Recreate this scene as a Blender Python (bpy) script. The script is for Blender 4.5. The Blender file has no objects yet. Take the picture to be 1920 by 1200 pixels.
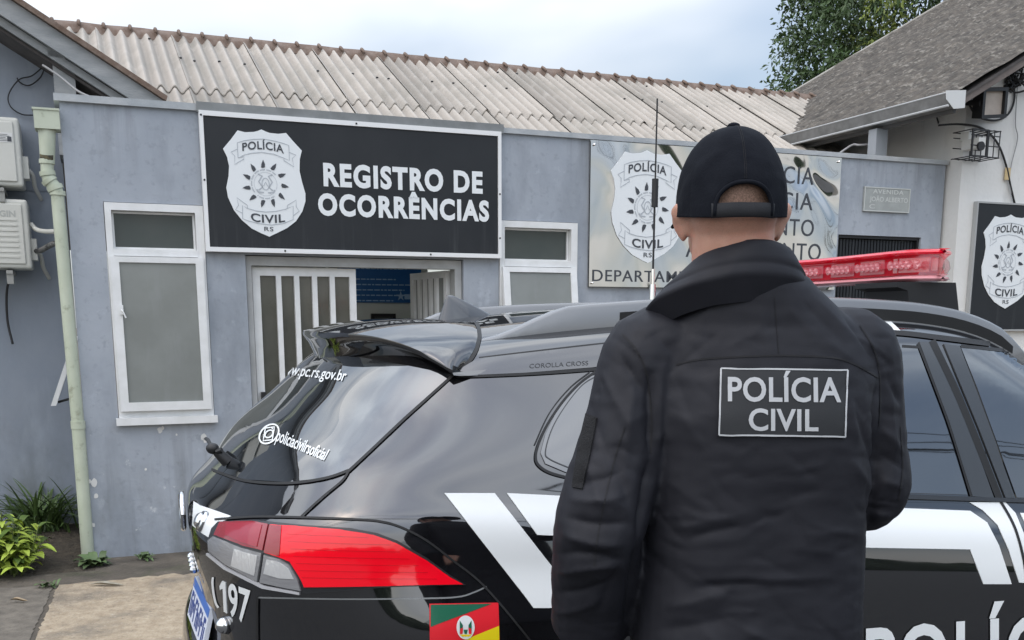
import bpy, bmesh, random
import numpy as np
from math import *
from mathutils import Vector, Matrix, noise as mnoise
from mathutils.bvhtree import BVHTree
from mathutils.geometry import delaunay_2d_cdt
random.seed(4)
SC = bpy.context.scene
COL = SC.collection

# ------------------------------------------------------------------ camera, world, sun, exposure
FPX, CAMH, HOR = 1922.0, 1.53, 600.0
PITCH = radians(10.8)
PPY = HOR + FPX * tan(PITCH)
cd = bpy.data.cameras.new("camera"); cam = bpy.data.objects.new("camera", cd); COL.objects.link(cam)
cam.location = (0, 0, CAMH); cam.rotation_euler = (radians(90) - PITCH, 0, 0)
cd.sensor_width = 36; cd.lens = FPX / 1920 * 36; cd.shift_y = (PPY - 600) / 1920
cd.clip_start = .05; cd.clip_end = 2000
SC.camera = cam
SUN_EL, SUN_AZ = radians(52), radians(215)      # azimuth measured from +Y clockwise: behind the camera, to the left
w = bpy.data.worlds.new("World"); SC.world = w; w.use_nodes = True
nt = w.node_tree; nt.nodes.clear()
def nn(t, typ, **kw):
    n = t.nodes.new(typ)
    for k, v in kw.items(): setattr(n, k, v)
    return n
out = nn(nt, 'ShaderNodeOutputWorld'); bg = nn(nt, 'ShaderNodeBackground'); bg.inputs[1].default_value = .12
sky = nn(nt, 'ShaderNodeTexSky', sky_type='NISHITA', sun_disc=False)
sky.sun_elevation = SUN_EL; sky.sun_rotation = SUN_AZ; sky.air_density = 1.0; sky.dust_density = 2.0; sky.ozone_density = 1.5
tc = nn(nt, 'ShaderNodeTexCoord'); mp = nn(nt, 'ShaderNodeMapping'); mp.inputs['Scale'].default_value = (1, 1, 2.2)
mp.inputs['Location'].default_value = (.35, .1, .2)
nz = nn(nt, 'ShaderNodeTexNoise'); nz.inputs['Scale'].default_value = 2.1; nz.inputs['Detail'].default_value = 4; nz.inputs['Roughness'].default_value = .45
nz.inputs['Distortion'].default_value = .4
cr = nn(nt, 'ShaderNodeValToRGB'); cr.color_ramp.elements[0].position = .26; cr.color_ramp.elements[1].position = .68
nz2 = nn(nt, 'ShaderNodeTexNoise'); nz2.inputs['Scale'].default_value = 1.3; nz2.inputs['Detail'].default_value = 3
cr2 = nn(nt, 'ShaderNodeValToRGB')
cr2.color_ramp.elements[0].position = .3; cr2.color_ramp.elements[0].color = (4.6, 5.55, 6.8, 1)
cr2.color_ramp.elements[1].position = .7; cr2.color_ramp.elements[1].color = (7.5, 7.6, 7.7, 1)
mix = nn(nt, 'ShaderNodeMix', data_type='RGBA')
sk = nn(nt, 'ShaderNodeMix', data_type='RGBA', blend_type='MULTIPLY'); sk.inputs[0].default_value = 1; sk.inputs[7].default_value = (1.05, 1.0, .95, 1)
L = nt.links.new
L(tc.outputs['Generated'], mp.inputs[0]); L(mp.outputs[0], nz.inputs['Vector']); L(mp.outputs[0], nz2.inputs['Vector'])
L(nz.outputs[0], cr.inputs[0]); L(nz2.outputs[0], cr2.inputs[0])
L(cr.outputs[0], mix.inputs[0]); L(sky.outputs[0], sk.inputs[6]); L(sk.outputs[2], mix.inputs[6]); L(cr2.outputs[0], mix.inputs[7])
sxyz = nn(nt, 'ShaderNodeSeparateXYZ'); L(tc.outputs['Generated'], sxyz.inputs[0])
zen = nn(nt, 'ShaderNodeMapRange'); zen.inputs[1].default_value = .15; zen.inputs[2].default_value = .95; zen.inputs[3].default_value = .86; zen.inputs[4].default_value = 2.3   # an overcast sky is brightest overhead
L(sxyz.outputs[2], zen.inputs[0])
vm = nn(nt, 'ShaderNodeVectorMath', operation='SCALE'); L(mix.outputs[2], vm.inputs[0]); L(zen.outputs[0], vm.inputs['Scale'])
L(vm.outputs[0], bg.inputs[0]); L(bg.outputs[0], out.inputs[0])
sd = bpy.data.lights.new("sun", 'SUN'); sd.energy = 1.0; sd.angle = radians(130); sd.color = (1, .96, .9)
so = bpy.data.objects.new("sun", sd); COL.objects.link(so)
sdir = Vector((sin(SUN_AZ) * cos(SUN_EL), cos(SUN_AZ) * cos(SUN_EL), sin(SUN_EL)))
so.rotation_euler = sdir.to_track_quat('Z', 'Y').to_euler(); so.location = (0, -5, 12)
SC.view_settings.view_transform = 'Standard'; SC.view_settings.look = 'None'
SC.view_settings.exposure = 0.42; SC.view_settings.gamma = 1.0

# ------------------------------------------------------------------ photograph geometry helpers
FWV = Vector((0, cos(PITCH), -sin(PITCH))); UPV = Vector((0, sin(PITCH), cos(PITCH))); RTV = Vector((1, 0, 0)); CAMP = Vector((0, 0, CAMH))
def ray(x, y): return (RTV * ((x - 960) / FPX) + UPV * ((PPY - y) / FPX) + FWV).normalized()
def on_plane(x, y, p, n):
    d = ray(x, y); return CAMP + d * ((p - CAMP).dot(n) / d.dot(n))
def at_z(x, y, z):
    d = ray(x, y); return CAMP + d * ((z - CAMH) / d.z)
FA = radians(22); FT = Vector((cos(FA), sin(FA), 0)); FN = Vector((sin(FA), -cos(FA), 0))   # FN points to the street
FB = at_z(178, 1048, 0)
def fw(u, off, z): return FB + FT * u + FN * off + Vector((0, 0, z))
def fz(x, y, off=0.0):
    p = on_plane(x, y, FB + FN * off, FN); return ((p - FB).dot(FT), p.z)
CY = radians(19.5); CO = Vector((-.921, 2.974, 0)); CU = Vector((cos(CY), sin(CY), 0)); CV = Vector((sin(CY), -cos(CY), 0))
def cw(s, l, z): return CO + CU * s + CV * l + Vector((0, 0, z))

# ------------------------------------------------------------------ materials
def M(name, col, rough=.5, metal=0, ior=1.5, col2=None, nscale=8, ndetail=4, nlow=.35, nhigh=.65, bump=0, bscale=40, bdist=.01, trans=0, emit=None, coat=0, stretch=None, rvar=0, sheen=0):
    m = bpy.data.materials.new(name); m.use_nodes = True
    t = m.node_tree; b = t.nodes['Principled BSDF']
    b.inputs['Base Color'].default_value = (*col, 1); b.inputs['Roughness'].default_value = rough
    b.inputs['Metallic'].default_value = metal; b.inputs['IOR'].default_value = ior
    b.inputs['Transmission Weight'].default_value = trans; b.inputs['Coat Weight'].default_value = coat
    b.inputs['Coat Roughness'].default_value = .03; b.inputs['Sheen Weight'].default_value = sheen
    if emit: b.inputs['Emission Color'].default_value = (*emit[:3], 1); b.inputs['Emission Strength'].default_value = emit[3]
    vec = None
    if col2 or bump or rvar:
        g = t.nodes.new('ShaderNodeNewGeometry'); vec = g.outputs['Position']
        if stretch:
            mpn = t.nodes.new('ShaderNodeMapping'); mpn.inputs['Scale'].default_value = stretch; t.links.new(vec, mpn.inputs[0]); vec = mpn.outputs[0]
    if col2:
        n = t.nodes.new('ShaderNodeTexNoise'); n.inputs['Scale'].default_value = nscale; n.inputs['Detail'].default_value = ndetail; n.inputs['Roughness'].default_value = .6
        r = t.nodes.new('ShaderNodeMapRange'); r.inputs[1].default_value = nlow; r.inputs[2].default_value = nhigh
        x = t.nodes.new('ShaderNodeMix'); x.data_type = 'RGBA'; x.inputs[6].default_value = (*col, 1); x.inputs[7].default_value = (*col2, 1)
        t.links.new(vec, n.inputs['Vector']); t.links.new(n.outputs[0], r.inputs[0]); t.links.new(r.outputs[0], x.inputs[0]); t.links.new(x.outputs[2], b.inputs['Base Color'])
    if rvar:
        n = t.nodes.new('ShaderNodeTexNoise'); n.inputs['Scale'].default_value = nscale * 2.3; n.inputs['Detail'].default_value = 5
        r = t.nodes.new('ShaderNodeMapRange'); r.inputs[1].default_value = .3; r.inputs[2].default_value = .7; r.inputs[3].default_value = max(rough - rvar, 0); r.inputs[4].default_value = rough + rvar
        t.links.new(vec, n.inputs['Vector']); t.links.new(n.outputs[0], r.inputs[0]); t.links.new(r.outputs[0], b.inputs['Roughness'])
    if bump:
        n = t.nodes.new('ShaderNodeTexNoise'); n.inputs['Scale'].default_value = bscale; n.inputs['Detail'].default_value = 5
        bn = t.nodes.new('ShaderNodeBump'); bn.inputs['Strength'].default_value = bump; bn.inputs['Distance'].default_value = bdist
        t.links.new(vec, n.inputs['Vector']); t.links.new(n.outputs[0], bn.inputs['Height']); t.links.new(bn.outputs[0], b.inputs['Normal'])
    return m

def layer(m, col, scale, low, high, detail=5, stretch=(1, 1, 1), fac=1.0, zlo=None, zhi=None, seed=0.0):
    """one more stain over a material's base colour: noise-shaped, optionally only between two heights"""
    t = m.node_tree; b = t.nodes['Principled BSDF']; lk = t.links
    src = b.inputs['Base Color'].links[0].from_socket if b.inputs['Base Color'].links else None
    g = t.nodes.new('ShaderNodeNewGeometry'); mpn = t.nodes.new('ShaderNodeMapping'); mpn.inputs['Scale'].default_value = stretch; mpn.inputs['Location'].default_value = (seed, seed * .7, seed * .3)
    n = t.nodes.new('ShaderNodeTexNoise'); n.inputs['Scale'].default_value = scale; n.inputs['Detail'].default_value = detail; n.inputs['Roughness'].default_value = .62
    r = t.nodes.new('ShaderNodeMapRange'); r.inputs[1].default_value = low; r.inputs[2].default_value = high; r.inputs[4].default_value = fac
    x = t.nodes.new('ShaderNodeMix'); x.data_type = 'RGBA'; x.inputs[7].default_value = (*col, 1)
    lk.new(g.outputs['Position'], mpn.inputs[0]); lk.new(mpn.outputs[0], n.inputs['Vector']); lk.new(n.outputs[0], r.inputs[0])
    f = r.outputs[0]
    if zlo is not None:
        sx = t.nodes.new('ShaderNodeSeparateXYZ'); lk.new(g.outputs['Position'], sx.inputs[0])
        r2 = t.nodes.new('ShaderNodeMapRange'); r2.inputs[1].default_value = zlo; r2.inputs[2].default_value = zhi
        mu = t.nodes.new('ShaderNodeMath'); mu.operation = 'MULTIPLY'
        lk.new(sx.outputs[2], r2.inputs[0]); lk.new(r2.outputs[0], mu.inputs[0]); lk.new(f, mu.inputs[1]); f = mu.outputs[0]
    lk.new(f, x.inputs[0])
    if src: lk.new(src, x.inputs[6])
    else: x.inputs[6].default_value = b.inputs['Base Color'].default_value
    lk.new(x.outputs[2], b.inputs['Base Color'])
    return m

WALL = M('blue_grey_render', (.298, .331, .376), .75, col2=(.357, .388, .432), nscale=1.6, bump=.35, bscale=22, bdist=.008)
layer(WALL, (.2, .225, .255), 2.6, .5, .7, stretch=(1, 1, .4), fac=.7)
layer(WALL, (.22, .245, .27), 18, .56, .7, fac=.5, seed=12)
layer(WALL, (.46, .5, .56), 7, .62, .74, fac=.5, seed=4)
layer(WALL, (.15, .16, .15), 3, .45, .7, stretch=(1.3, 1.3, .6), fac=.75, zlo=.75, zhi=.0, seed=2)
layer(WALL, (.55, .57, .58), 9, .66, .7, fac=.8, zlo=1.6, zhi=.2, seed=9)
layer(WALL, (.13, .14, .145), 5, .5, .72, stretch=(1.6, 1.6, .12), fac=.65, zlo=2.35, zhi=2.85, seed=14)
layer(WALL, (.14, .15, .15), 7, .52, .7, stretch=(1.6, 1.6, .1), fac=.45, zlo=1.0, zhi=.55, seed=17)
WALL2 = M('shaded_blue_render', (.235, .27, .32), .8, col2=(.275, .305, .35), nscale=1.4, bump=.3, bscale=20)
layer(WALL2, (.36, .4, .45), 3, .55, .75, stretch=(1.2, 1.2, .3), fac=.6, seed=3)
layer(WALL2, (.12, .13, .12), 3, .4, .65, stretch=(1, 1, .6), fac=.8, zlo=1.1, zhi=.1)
COPE = M('cement_coping', (.34, .37, .39), .8, col2=(.44, .46, .47), nscale=5, bump=.3)
WHITEW = M('white_render', (.66, .655, .63), .8, col2=(.72, .715, .69), nscale=2, bump=.3, bscale=25)
layer(WHITEW, (.42, .41, .38), 3, .55, .75, stretch=(1.5, 1.5, .4), fac=.6)
ALU = M('white_aluminium', (.74, .75, .75), .35, col2=(.66, .67, .66), nscale=9, ior=1.5)
SIGNF = M('white_sign_frame', (.76, .77, .77), .4)
SIGNB = M('charcoal_sign_face', (.015, .0175, .021), .42, col2=(.02, .0225, .026), nscale=2.5, ior=1.4)
layer(SIGNB, (.055, .058, .062), 14, .55, .7, stretch=(1, 1, .06), fac=.5, zlo=2.35, zhi=2.0)
SIGNW = M('white_vinyl', (.74, .77, .78), .45)
INK = M('dark_ink', (.05, .055, .065), .5)
INKG = M('grey_ink', (.42, .45, .48), .5)
INKP = M('pale_ink', (.6, .64, .66), .5)
FROST = M('frosted_glass', (.235, .25, .238), .2, ior=1.5, col2=(.2, .212, .2), nscale=3, rvar=.06)
layer(FROST, (.26, .275, .27), 5, .55, .75, stretch=(2.5, 2.5, .5), fac=.5)
DGLASS = M('dark_green_glass', (.045, .058, .055), .1, ior=1.5, col2=(.06, .07, .066), nscale=3)
RUST = M('door_frame_grey', (.4, .41, .41), .5, col2=(.33, .335, .33), nscale=8)
INT = M('interior_wall', (.55, .58, .55), .8)
INTD = M('interior_dark', (.07, .075, .075), .8)
BLUE = M('blue_poster_print', (.012, .10, .30), .4)
PIPE = M('pale_green_pvc', (.5, .54, .43), .45, col2=(.44, .48, .37), nscale=6)
layer(PIPE, (.2, .2, .14), 12, .6, .72, fac=.6)
MOSS = M('wet_mould', (.03, .028, .018), .8, col2=(.12, .1, .05), nscale=40)
ACW = M('ac_cream_paint', (.62, .62, .57), .45, col2=(.56, .56, .51), nscale=4)
BLK = M('black_plastic', (.013, .013, .014), .45)
CABLE = M('black_cable', (.012, .012, .013), .5)
GREYC = M('grey_cable', (.3, .3, .3), .5)
WOOD = M('weathered_board', (.25, .265, .27), .75, col2=(.34, .35, .35), nscale=4, stretch=(1, 1, 4), bump=.3)
WOODD = M('dark_wood_and_void', (.055, .05, .048), .8, col2=(.09, .08, .075), nscale=8)
TILEB = M('brown_tile_edge', (.13, .085, .06), .85, col2=(.2, .15, .12), nscale=14, bump=.4)
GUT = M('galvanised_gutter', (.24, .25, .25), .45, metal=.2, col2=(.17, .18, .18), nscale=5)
STEEL = M('polished_steel', (.60, .59, .57), .05, metal=1, bump=.7, bscale=1.9, bdist=.1, stretch=(1, 1, .7))
for n_ in STEEL.node_tree.nodes:
    if n_.type == 'TEX_NOISE': n_.inputs['Detail'].default_value = 1.2; n_.inputs['Distortion'].default_value = .8
DEADG = M('grey_plate', (.36, .38, .37), .5, col2=(.3, .32, .31), nscale=12)
CHROME = M('chrome', (.75, .76, .77), .06, metal=1)
PAINT = M('gloss_black_paint', (.006, .006, .007), .03, ior=2.2, coat=0, rvar=.02, nscale=3)
CARGL = M('tinted_car_glass', (.012, .014, .016), .02, ior=2.55)
CTRIM = M('satin_black_trim', (.02, .021, .023), .28, ior=1.6)
BPIL = M('pillar_film', (.03, .033, .036), .3, ior=1.7)
RUBBER = M('black_rubber', (.008, .008, .008), .6)
DECAL = M('white_reflective_vinyl', (.78, .8, .79), .3)
REDL = M('red_lens', (.78, .003, .014), .08, ior=1.5, coat=.5, emit=(1, .0, .02, .1))
REDD = M('dark_red_lens', (.28, .012, .02), .08, ior=1.6, coat=.6)
CLEARL = M('clear_lamp_lens', (.27, .27, .275), .16, metal=.2, ior=1.6, coat=.8, bump=.35, bscale=70, bdist=.004, stretch=(.5, .5, 2))
LENSRED = M('red_beacon_lens', (.75, .015, .04), .12, ior=1.35, coat=.5)
LENSRED.node_tree.nodes['Principled BSDF'].inputs['Alpha'].default_value = .36
LENSTOP = M('red_beacon_top', (.7, .006, .025), .18, coat=.5, emit=(.9, .0, .03, .15))
LENSCL = M('clear_pink_lens', (.8, .35, .38), .15, ior=1.3)
LENSCL.node_tree.nodes['Principled BSDF'].inputs['Alpha'].default_value = .75
LED = M('led_reflector', (.85, .72, .73), .12, metal=.5)
SKIN = M('skin', (.50, .265, .185), .5, col2=(.56, .31, .225), nscale=30, bump=.15, bscale=400, bdist=.001)
SKIN.node_tree.nodes['Principled BSDF'].inputs['Subsurface Weight'].default_value = .25
SKIN.node_tree.nodes['Principled BSDF'].inputs['Subsurface Radius'].default_value = (.02, .006, .003)
layer(SKIN, (.25, .15, .11), 520, .5, .66, detail=2, fac=.5, zlo=1.635, zhi=1.70)
layer(SKIN, (.58, .2, .14), 14, .5, .7, fac=.35, seed=3)
HAIR = M('shaved_hair', (.2, .125, .09), .7, col2=(.33, .2, .145), nscale=420, ndetail=2, nlow=.4, nhigh=.62, bump=.4, bscale=500, bdist=.002)
CAPM = M('black_cap_cotton', (.0048, .006, .0098), .9, col2=(.008, .0095, .0138), nscale=25, bump=.5, bscale=260, bdist=.0012, ior=1.25)
JACK = M('black_nylon_shell', (.0128, .0131, .0175), .6, col2=(.0162, .0165, .0215), nscale=9, ior=1.38, rvar=.06)
t_ = JACK.node_tree; b_ = t_.nodes['Principled BSDF']; b_.inputs['Specular IOR Level'].default_value = .42; g_ = t_.nodes.new('ShaderNodeNewGeometry'); prevn = None
for ty, sc_, st_, dist_, strg in (('RIDGED_MULTIFRACTAL', 7.0, (1, 1, 2.4), .0045, .55), ('RIDGED_MULTIFRACTAL', 13.0, (1.6, 1, 1), .003, .35), ('FBM', 650, (1, 1, 1), .0005, .3)):
    mp2 = t_.nodes.new('ShaderNodeMapping'); mp2.inputs['Scale'].default_value = st_; mp2.inputs['Rotation'].default_value = (0, .25, 0); n2 = t_.nodes.new('ShaderNodeTexNoise'); n2.noise_type = ty; n2.inputs['Scale'].default_value = sc_; n2.inputs['Detail'].default_value = 3; n2.inputs['Distortion'].default_value = .6 if sc_ < 50 else 0
    bn2 = t_.nodes.new('ShaderNodeBump'); bn2.inputs['Strength'].default_value = strg; bn2.inputs['Distance'].default_value = dist_ * 1.3
    t_.links.new(g_.outputs['Position'], mp2.inputs[0]); t_.links.new(mp2.outputs[0], n2.inputs['Vector']); t_.links.new(n2.outputs[0], bn2.inputs['Height'])
    if prevn: t_.links.new(prevn, bn2.inputs['Normal'])
    prevn = bn2.outputs[0]
t_.links.new(prevn, b_.inputs['Normal'])
SEAM = M('black_stitching', (.006, .006, .008), .8)
PATCH = M('rubber_patch', (.018, .0195, .022), .6, bump=.3, bscale=500, bdist=.0008)
PATCHW = M('grey_patch_print', (.48, .49, .5), .5)
FUZZ = M('loop_fastener', (.008, .008, .009), .95, bump=.9, bscale=350, bdist=.003)
PANTS = M('dark_trousers', (.012, .012, .014), .8)
GREEN = M('flag_green', (.012, .13, .07), .35); FRED = M('flag_red', (.78, .018, .03), .35); FYEL = M('flag_yellow', (.86, .68, .01), .35)
CONC = M('worn_concrete', (.30, .232, .155), .85, col2=(.47, .385, .275), nscale=16, ndetail=8, bump=.7, bscale=60, bdist=.012, nlow=.3, nhigh=.7)
layer(CONC, (.13, .115, .095), 2.6, .5, .68, fac=.65)
layer(CONC, (.5, .45, .37), 70, .58, .68, fac=.6, seed=5)
layer(CONC, (.09, .08, .07), 45, .6, .7, fac=.7, seed=1)
GROUND = M('mossy_ground', (.075, .064, .05), .85, col2=(.13, .11, .085), nscale=5, ndetail=8, bump=.7, bscale=35, bdist=.02)
layer(GROUND, (.2, .175, .135), 9, .58, .72, fac=.6)
layer(GROUND, (.06, .07, .03), 3, .55, .7, fac=.5, seed=6)
SLAB2 = M('damp_concrete', (.12, .105, .085), .85, col2=(.2, .175, .14), nscale=10, ndetail=8, bump=.6, bscale=50, bdist=.012)
ASPH = M('asphalt', (.05, .05, .05), .9, col2=(.065, .063, .06), nscale=12)
SOIL = M('dark_soil', (.04, .032, .022), .95, col2=(.08, .065, .045), nscale=18, bump=1, bscale=30, bdist=.03)
STONE = M('pale_rubble', (.5, .49, .44), .85, col2=(.32, .3, .26), nscale=18, bump=.5)

def vcol_mat(name, attr, rough, extra=None, bump=0, bscale=30):
    m = bpy.data.materials.new(name); m.use_nodes = True; t = m.node_tree; b = t.nodes['Principled BSDF']
    a = t.nodes.new('ShaderNodeAttribute'); a.attribute_name = attr
    t.links.new(a.outputs['Color'], b.inputs['Base Color']); b.inputs['Roughness'].default_value = rough
    if bump:
        g = t.nodes.new('ShaderNodeNewGeometry'); n = t.nodes.new('ShaderNodeTexNoise'); n.inputs['Scale'].default_value = bscale; n.inputs['Detail'].default_value = 6
        bn = t.nodes.new('ShaderNodeBump'); bn.inputs['Strength'].default_value = bump; bn.inputs['Distance'].default_value = .01
        t.links.new(g.outputs['Position'], n.inputs['Vector']); t.links.new(n.outputs[0], bn.inputs['Height']); t.links.new(bn.outputs[0], b.inputs['Normal'])
    return m
SHEET = vcol_mat('fibre_cement_sheet', 'tone', .85, bump=.35, bscale=60)
layer(SHEET, (.235, .222, .19), 2.2, .45, .72, fac=.65)
layer(SHEET, (.5, .47, .42), 6, .55, .72, fac=.4, seed=8)
layer(SHEET, (.16, .15, .125), 40, .64, .72, fac=.5, seed=3)
GREYR = M('mossy_grey_sheet', (.125, .108, .088), .9, col2=(.055, .048, .04), nscale=11, ndetail=9, bump=.6, bscale=60, bdist=.02)
layer(GREYR, (.25, .23, .195), 17, .54, .66, fac=.75)
layer(GREYR, (.045, .04, .033), 4, .5, .68, fac=.6, seed=7)
layer(GREYR, (.03, .027, .022), 24, .57, .68, fac=.8, seed=3)
LEAF = vcol_mat('tree_leaf', 'tone', .5); BARK = M('bark', (.08, .065, .05), .9, col2=(.13, .11, .09), nscale=12, bump=.6)
def leafy(m, trl=.25):
    m.node_tree.nodes['Principled BSDF'].inputs['Subsurface Weight'].default_value = 0
    return m

# ------------------------------------------------------------------ mesh builder
class MB:
    def __init__(s): s.v = []; s.f = []; s.c = []; s.tone = None
    def add(s, vs, fs):
        b = len(s.v); s.v += [Vector(v) for v in vs]; s.f += [tuple(i + b for i in f) for f in fs]
        if s.tone is not None: s.c += [s.tone] * len(vs)
        return s
    def hexa(s, p): return s.add(p, [(0, 3, 2, 1), (4, 5, 6, 7), (0, 1, 5, 4), (1, 2, 6, 5), (2, 3, 7, 6), (3, 0, 4, 7)])
    def box(s, f, a0, a1, b0, b1, c0, c1):
        """axis box in a frame given by f(a,b,c)->world"""
        return s.hexa([f(a0, b0, c0), f(a1, b0, c0), f(a1, b1, c0), f(a0, b1, c0), f(a0, b0, c1), f(a1, b0, c1), f(a1, b1, c1), f(a0, b1, c1)])
    def grid(s, rows, wrap=False, flip=False, capa=False, capb=False):
        n = len(rows[0]); fs = []
        for i in range(len(rows) - 1):
            for j in range(n if wrap else n - 1):
                a, b, c, d = i * n + j, i * n + (j + 1) % n, (i + 1) * n + (j + 1) % n, (i + 1) * n + j
                fs.append((a, d, c, b) if flip else (a, b, c, d))
        if capa: fs.append(tuple(range(n)) if flip else tuple(range(n))[::-1])
        if capb: fs.append(tuple((len(rows) - 1) * n + j for j in range(n))[::-1] if flip else tuple((len(rows) - 1) * n + j for j in range(n)))
        return s.add([p for r in rows for p in r], fs)
    def tube(s, path, r, n=8, caps=True):
        path = [Vector(p) for p in path]; rs = r if isinstance(r, (list, tuple)) else [r] * len(path)
        rows = []; up = None
        for i, p in enumerate(path):
            d = (path[min(i + 1, len(path) - 1)] - path[max(i - 1, 0)]).normalized()
            if up is None: up = Vector((0, 0, 1)) if abs(d.z) < .9 else Vector((1, 0, 0))
            x = d.cross(up).normalized(); up = x.cross(d).normalized()
            rows.append([p + (x * cos(2 * pi * k / n) + up * sin(2 * pi * k / n)) * rs[i] for k in range(n)])
        return s.grid(rows, wrap=True, capa=caps, capb=caps)
    def ball(s, c, r, n=12, m=8, sc=(1, 1, 1), frame=None):
        c = Vector(c); rows = []
        for i in range(m + 1):
            a = pi * i / m
            ring = [Vector((sc[0] * sin(a) * cos(2 * pi * k / n), sc[1] * sin(a) * sin(2 * pi * k / n), sc[2] * cos(a))) * r for k in range(n)]
            rows.append([c + (frame @ p if frame else p) for p in ring])
        return s.grid(rows, wrap=True, flip=True)
    def prism(s, poly, f, d0, d1):
        """polygon in (a,b) pushed from depth d0 to d1, f(a,depth,b)->world"""
        n = len(poly); vs = [f(a, d0, b) for a, b in poly] + [f(a, d1, b) for a, b in poly]
        fs = [tuple(range(n)), tuple(range(n, 2 * n))[::-1]] + [(i, i + n, (i + 1) % n + n, (i + 1) % n) for i in range(n)]
        return s.add(vs, fs)
    def build(s, name, mat, parent=None, smooth=False, origin=None, autos=None):
        me = bpy.data.meshes.new(name)
        if parent is not None:
            root = parent
            while root.parent: root = root.parent
            W = root.matrix_basis.inverted()
        else:
            if origin is None:
                xs = [v.x for v in s.v]; ys = [v.y for v in s.v]
                origin = Vector(((min(xs) + max(xs)) / 2, (min(ys) + max(ys)) / 2, min(v.z for v in s.v)))
            W = Matrix.Translation(-Vector(origin))
        me.from_pydata([W @ v for v in s.v], [], s.f); me.update()
        bm = bmesh.new(); bm.from_mesh(me); bmesh.ops.recalc_face_normals(bm, faces=bm.faces); bm.to_mesh(me); bm.free()
        if s.c:
            ca = me.color_attributes.new('tone', 'FLOAT_COLOR', 'POINT')
            ca.data.foreach_set('color', [x for c in s.c for x in (*c, 1)])
        me.materials.append(mat)
        if smooth:
            me.shade_smooth()
            if autos: me.set_sharp_from_angle(angle=radians(autos))
        o = bpy.data.objects.new(name, me); COL.objects.link(o)
        if parent is not None: o.parent = parent
        else: o.location = origin
        return o
def thing(name, label, cat, loc=(0, 0, 0), rz=0, group=None):
    o = bpy.data.objects.new(name, None); COL.objects.link(o); o.location = loc; o.rotation_euler = (0, 0, rz); o.empty_display_size = .2
    o.matrix_basis = Matrix.Translation(Vector(loc)) @ Matrix.Rotation(rz, 4, 'Z')
    tag(o, label, cat, group); return o
def tag(o, label, cat, group=None):
    o['label'] = label; o['category'] = cat
    if group: o['group'] = group
    return o
def struct(o): o['kind'] = 'structure'; return o
def ident(x, y, z): return Vector((x, y, z))
def bez(p, n=12):
    """smooth curve through points"""
    p = [Vector(q) for q in p]; o = []
    for i in range(len(p) - 1):
        a = p[max(i - 1, 0)]; b = p[i]; c = p[i + 1]; d = p[min(i + 2, len(p) - 1)]
        for k in range(n):
            t = k / n
            o.append(.5 * ((2 * b) + (c - a) * t + (2 * a - 5 * b + 4 * c - d) * t * t + (-a + 3 * b - 3 * c + d) * t ** 3))
    o.append(p[-1]); return o
def sm(a, b, x):
    t = min(max((x - a) / (b - a), 0), 1); return t * t * (3 - 2 * t)

# text outlines from the built-in font, as flat triangles with x in 0..1 and y in 0..1 (cap height)
_tc = {}
def text2d(s, bold=0.0, space=1.0):
    k = (s, bold, space)
    if k in _tc: return _tc[k]
    cu = bpy.data.curves.new('lettering', 'FONT'); cu.body = s; cu.size = 1; cu.offset = bold; cu.space_character = space; cu.resolution_u = 4
    o = bpy.data.objects.new('lettering', cu); COL.objects.link(o)
    dg = bpy.context.evaluated_depsgraph_get(); me = bpy.data.meshes.new_from_object(o.evaluated_get(dg))
    vs = [(v.co.x, v.co.y) for v in me.vertices]; me.calc_loop_triangles(); fs = [tuple(t.vertices) for t in me.loop_triangles]
    bpy.data.objects.remove(o); bpy.data.curves.remove(cu); bpy.data.meshes.remove(me)
    _tc[k] = (vs, fs); return _tc[k]
def text_fit(s, bold=0.0, space=1.0, cap=None):
    """normalised: x 0..1 across the ink, y 0 at the baseline, 1 at capital height"""
    vs, fs = text2d(s, bold, space)
    hv, _ = text2d(cap or 'E', bold); h0 = min(y for x, y in hv); h1 = max(y for x, y in hv)
    x0 = min(x for x, y in vs); x1 = max(x for x, y in vs)
    return [((x - x0) / (x1 - x0), (y - h0) / (h1 - h0)) for x, y in vs], fs
def text_on(mb, s, f, u0, u1, z0, z1, off, bold=0.0, space=1.0, arc=0.0, slope=0.0):
    vs, fs = text_fit(s, bold, space); q = []
    for x, y in vs:
        u = u0 + (u1 - u0) * x; z = z0 + (z1 - z0) * y + arc * (1 - (2 * x - 1) ** 2) + slope * (x - .5)
        q.append(f(u, off, z))
    mb.add(q, fs)
def strip(mb, pts, f, off, wd, closed=False):
    """flat line of width wd along (u,z) points"""
    P = [Vector((a, b)) for a, b in pts]; n = len(P); vs = []
    for i in range(n):
        a = P[(i - 1) % n] if closed or i > 0 else P[i]; b = P[(i + 1) % n] if closed or i < n - 1 else P[i]
        d = (b - a).normalized(); q = Vector((-d.y, d.x)) * wd / 2
        vs += [f(P[i].x + q.x, off, P[i].y + q.y), f(P[i].x - q.x, off, P[i].y - q.y)]
    m = n if closed else n - 1
    mb.add(vs, [(2 * i, 2 * i + 1, (2 * i + 3) % (2 * n), (2 * i + 2) % (2 * n)) for i in range(m)])
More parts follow.
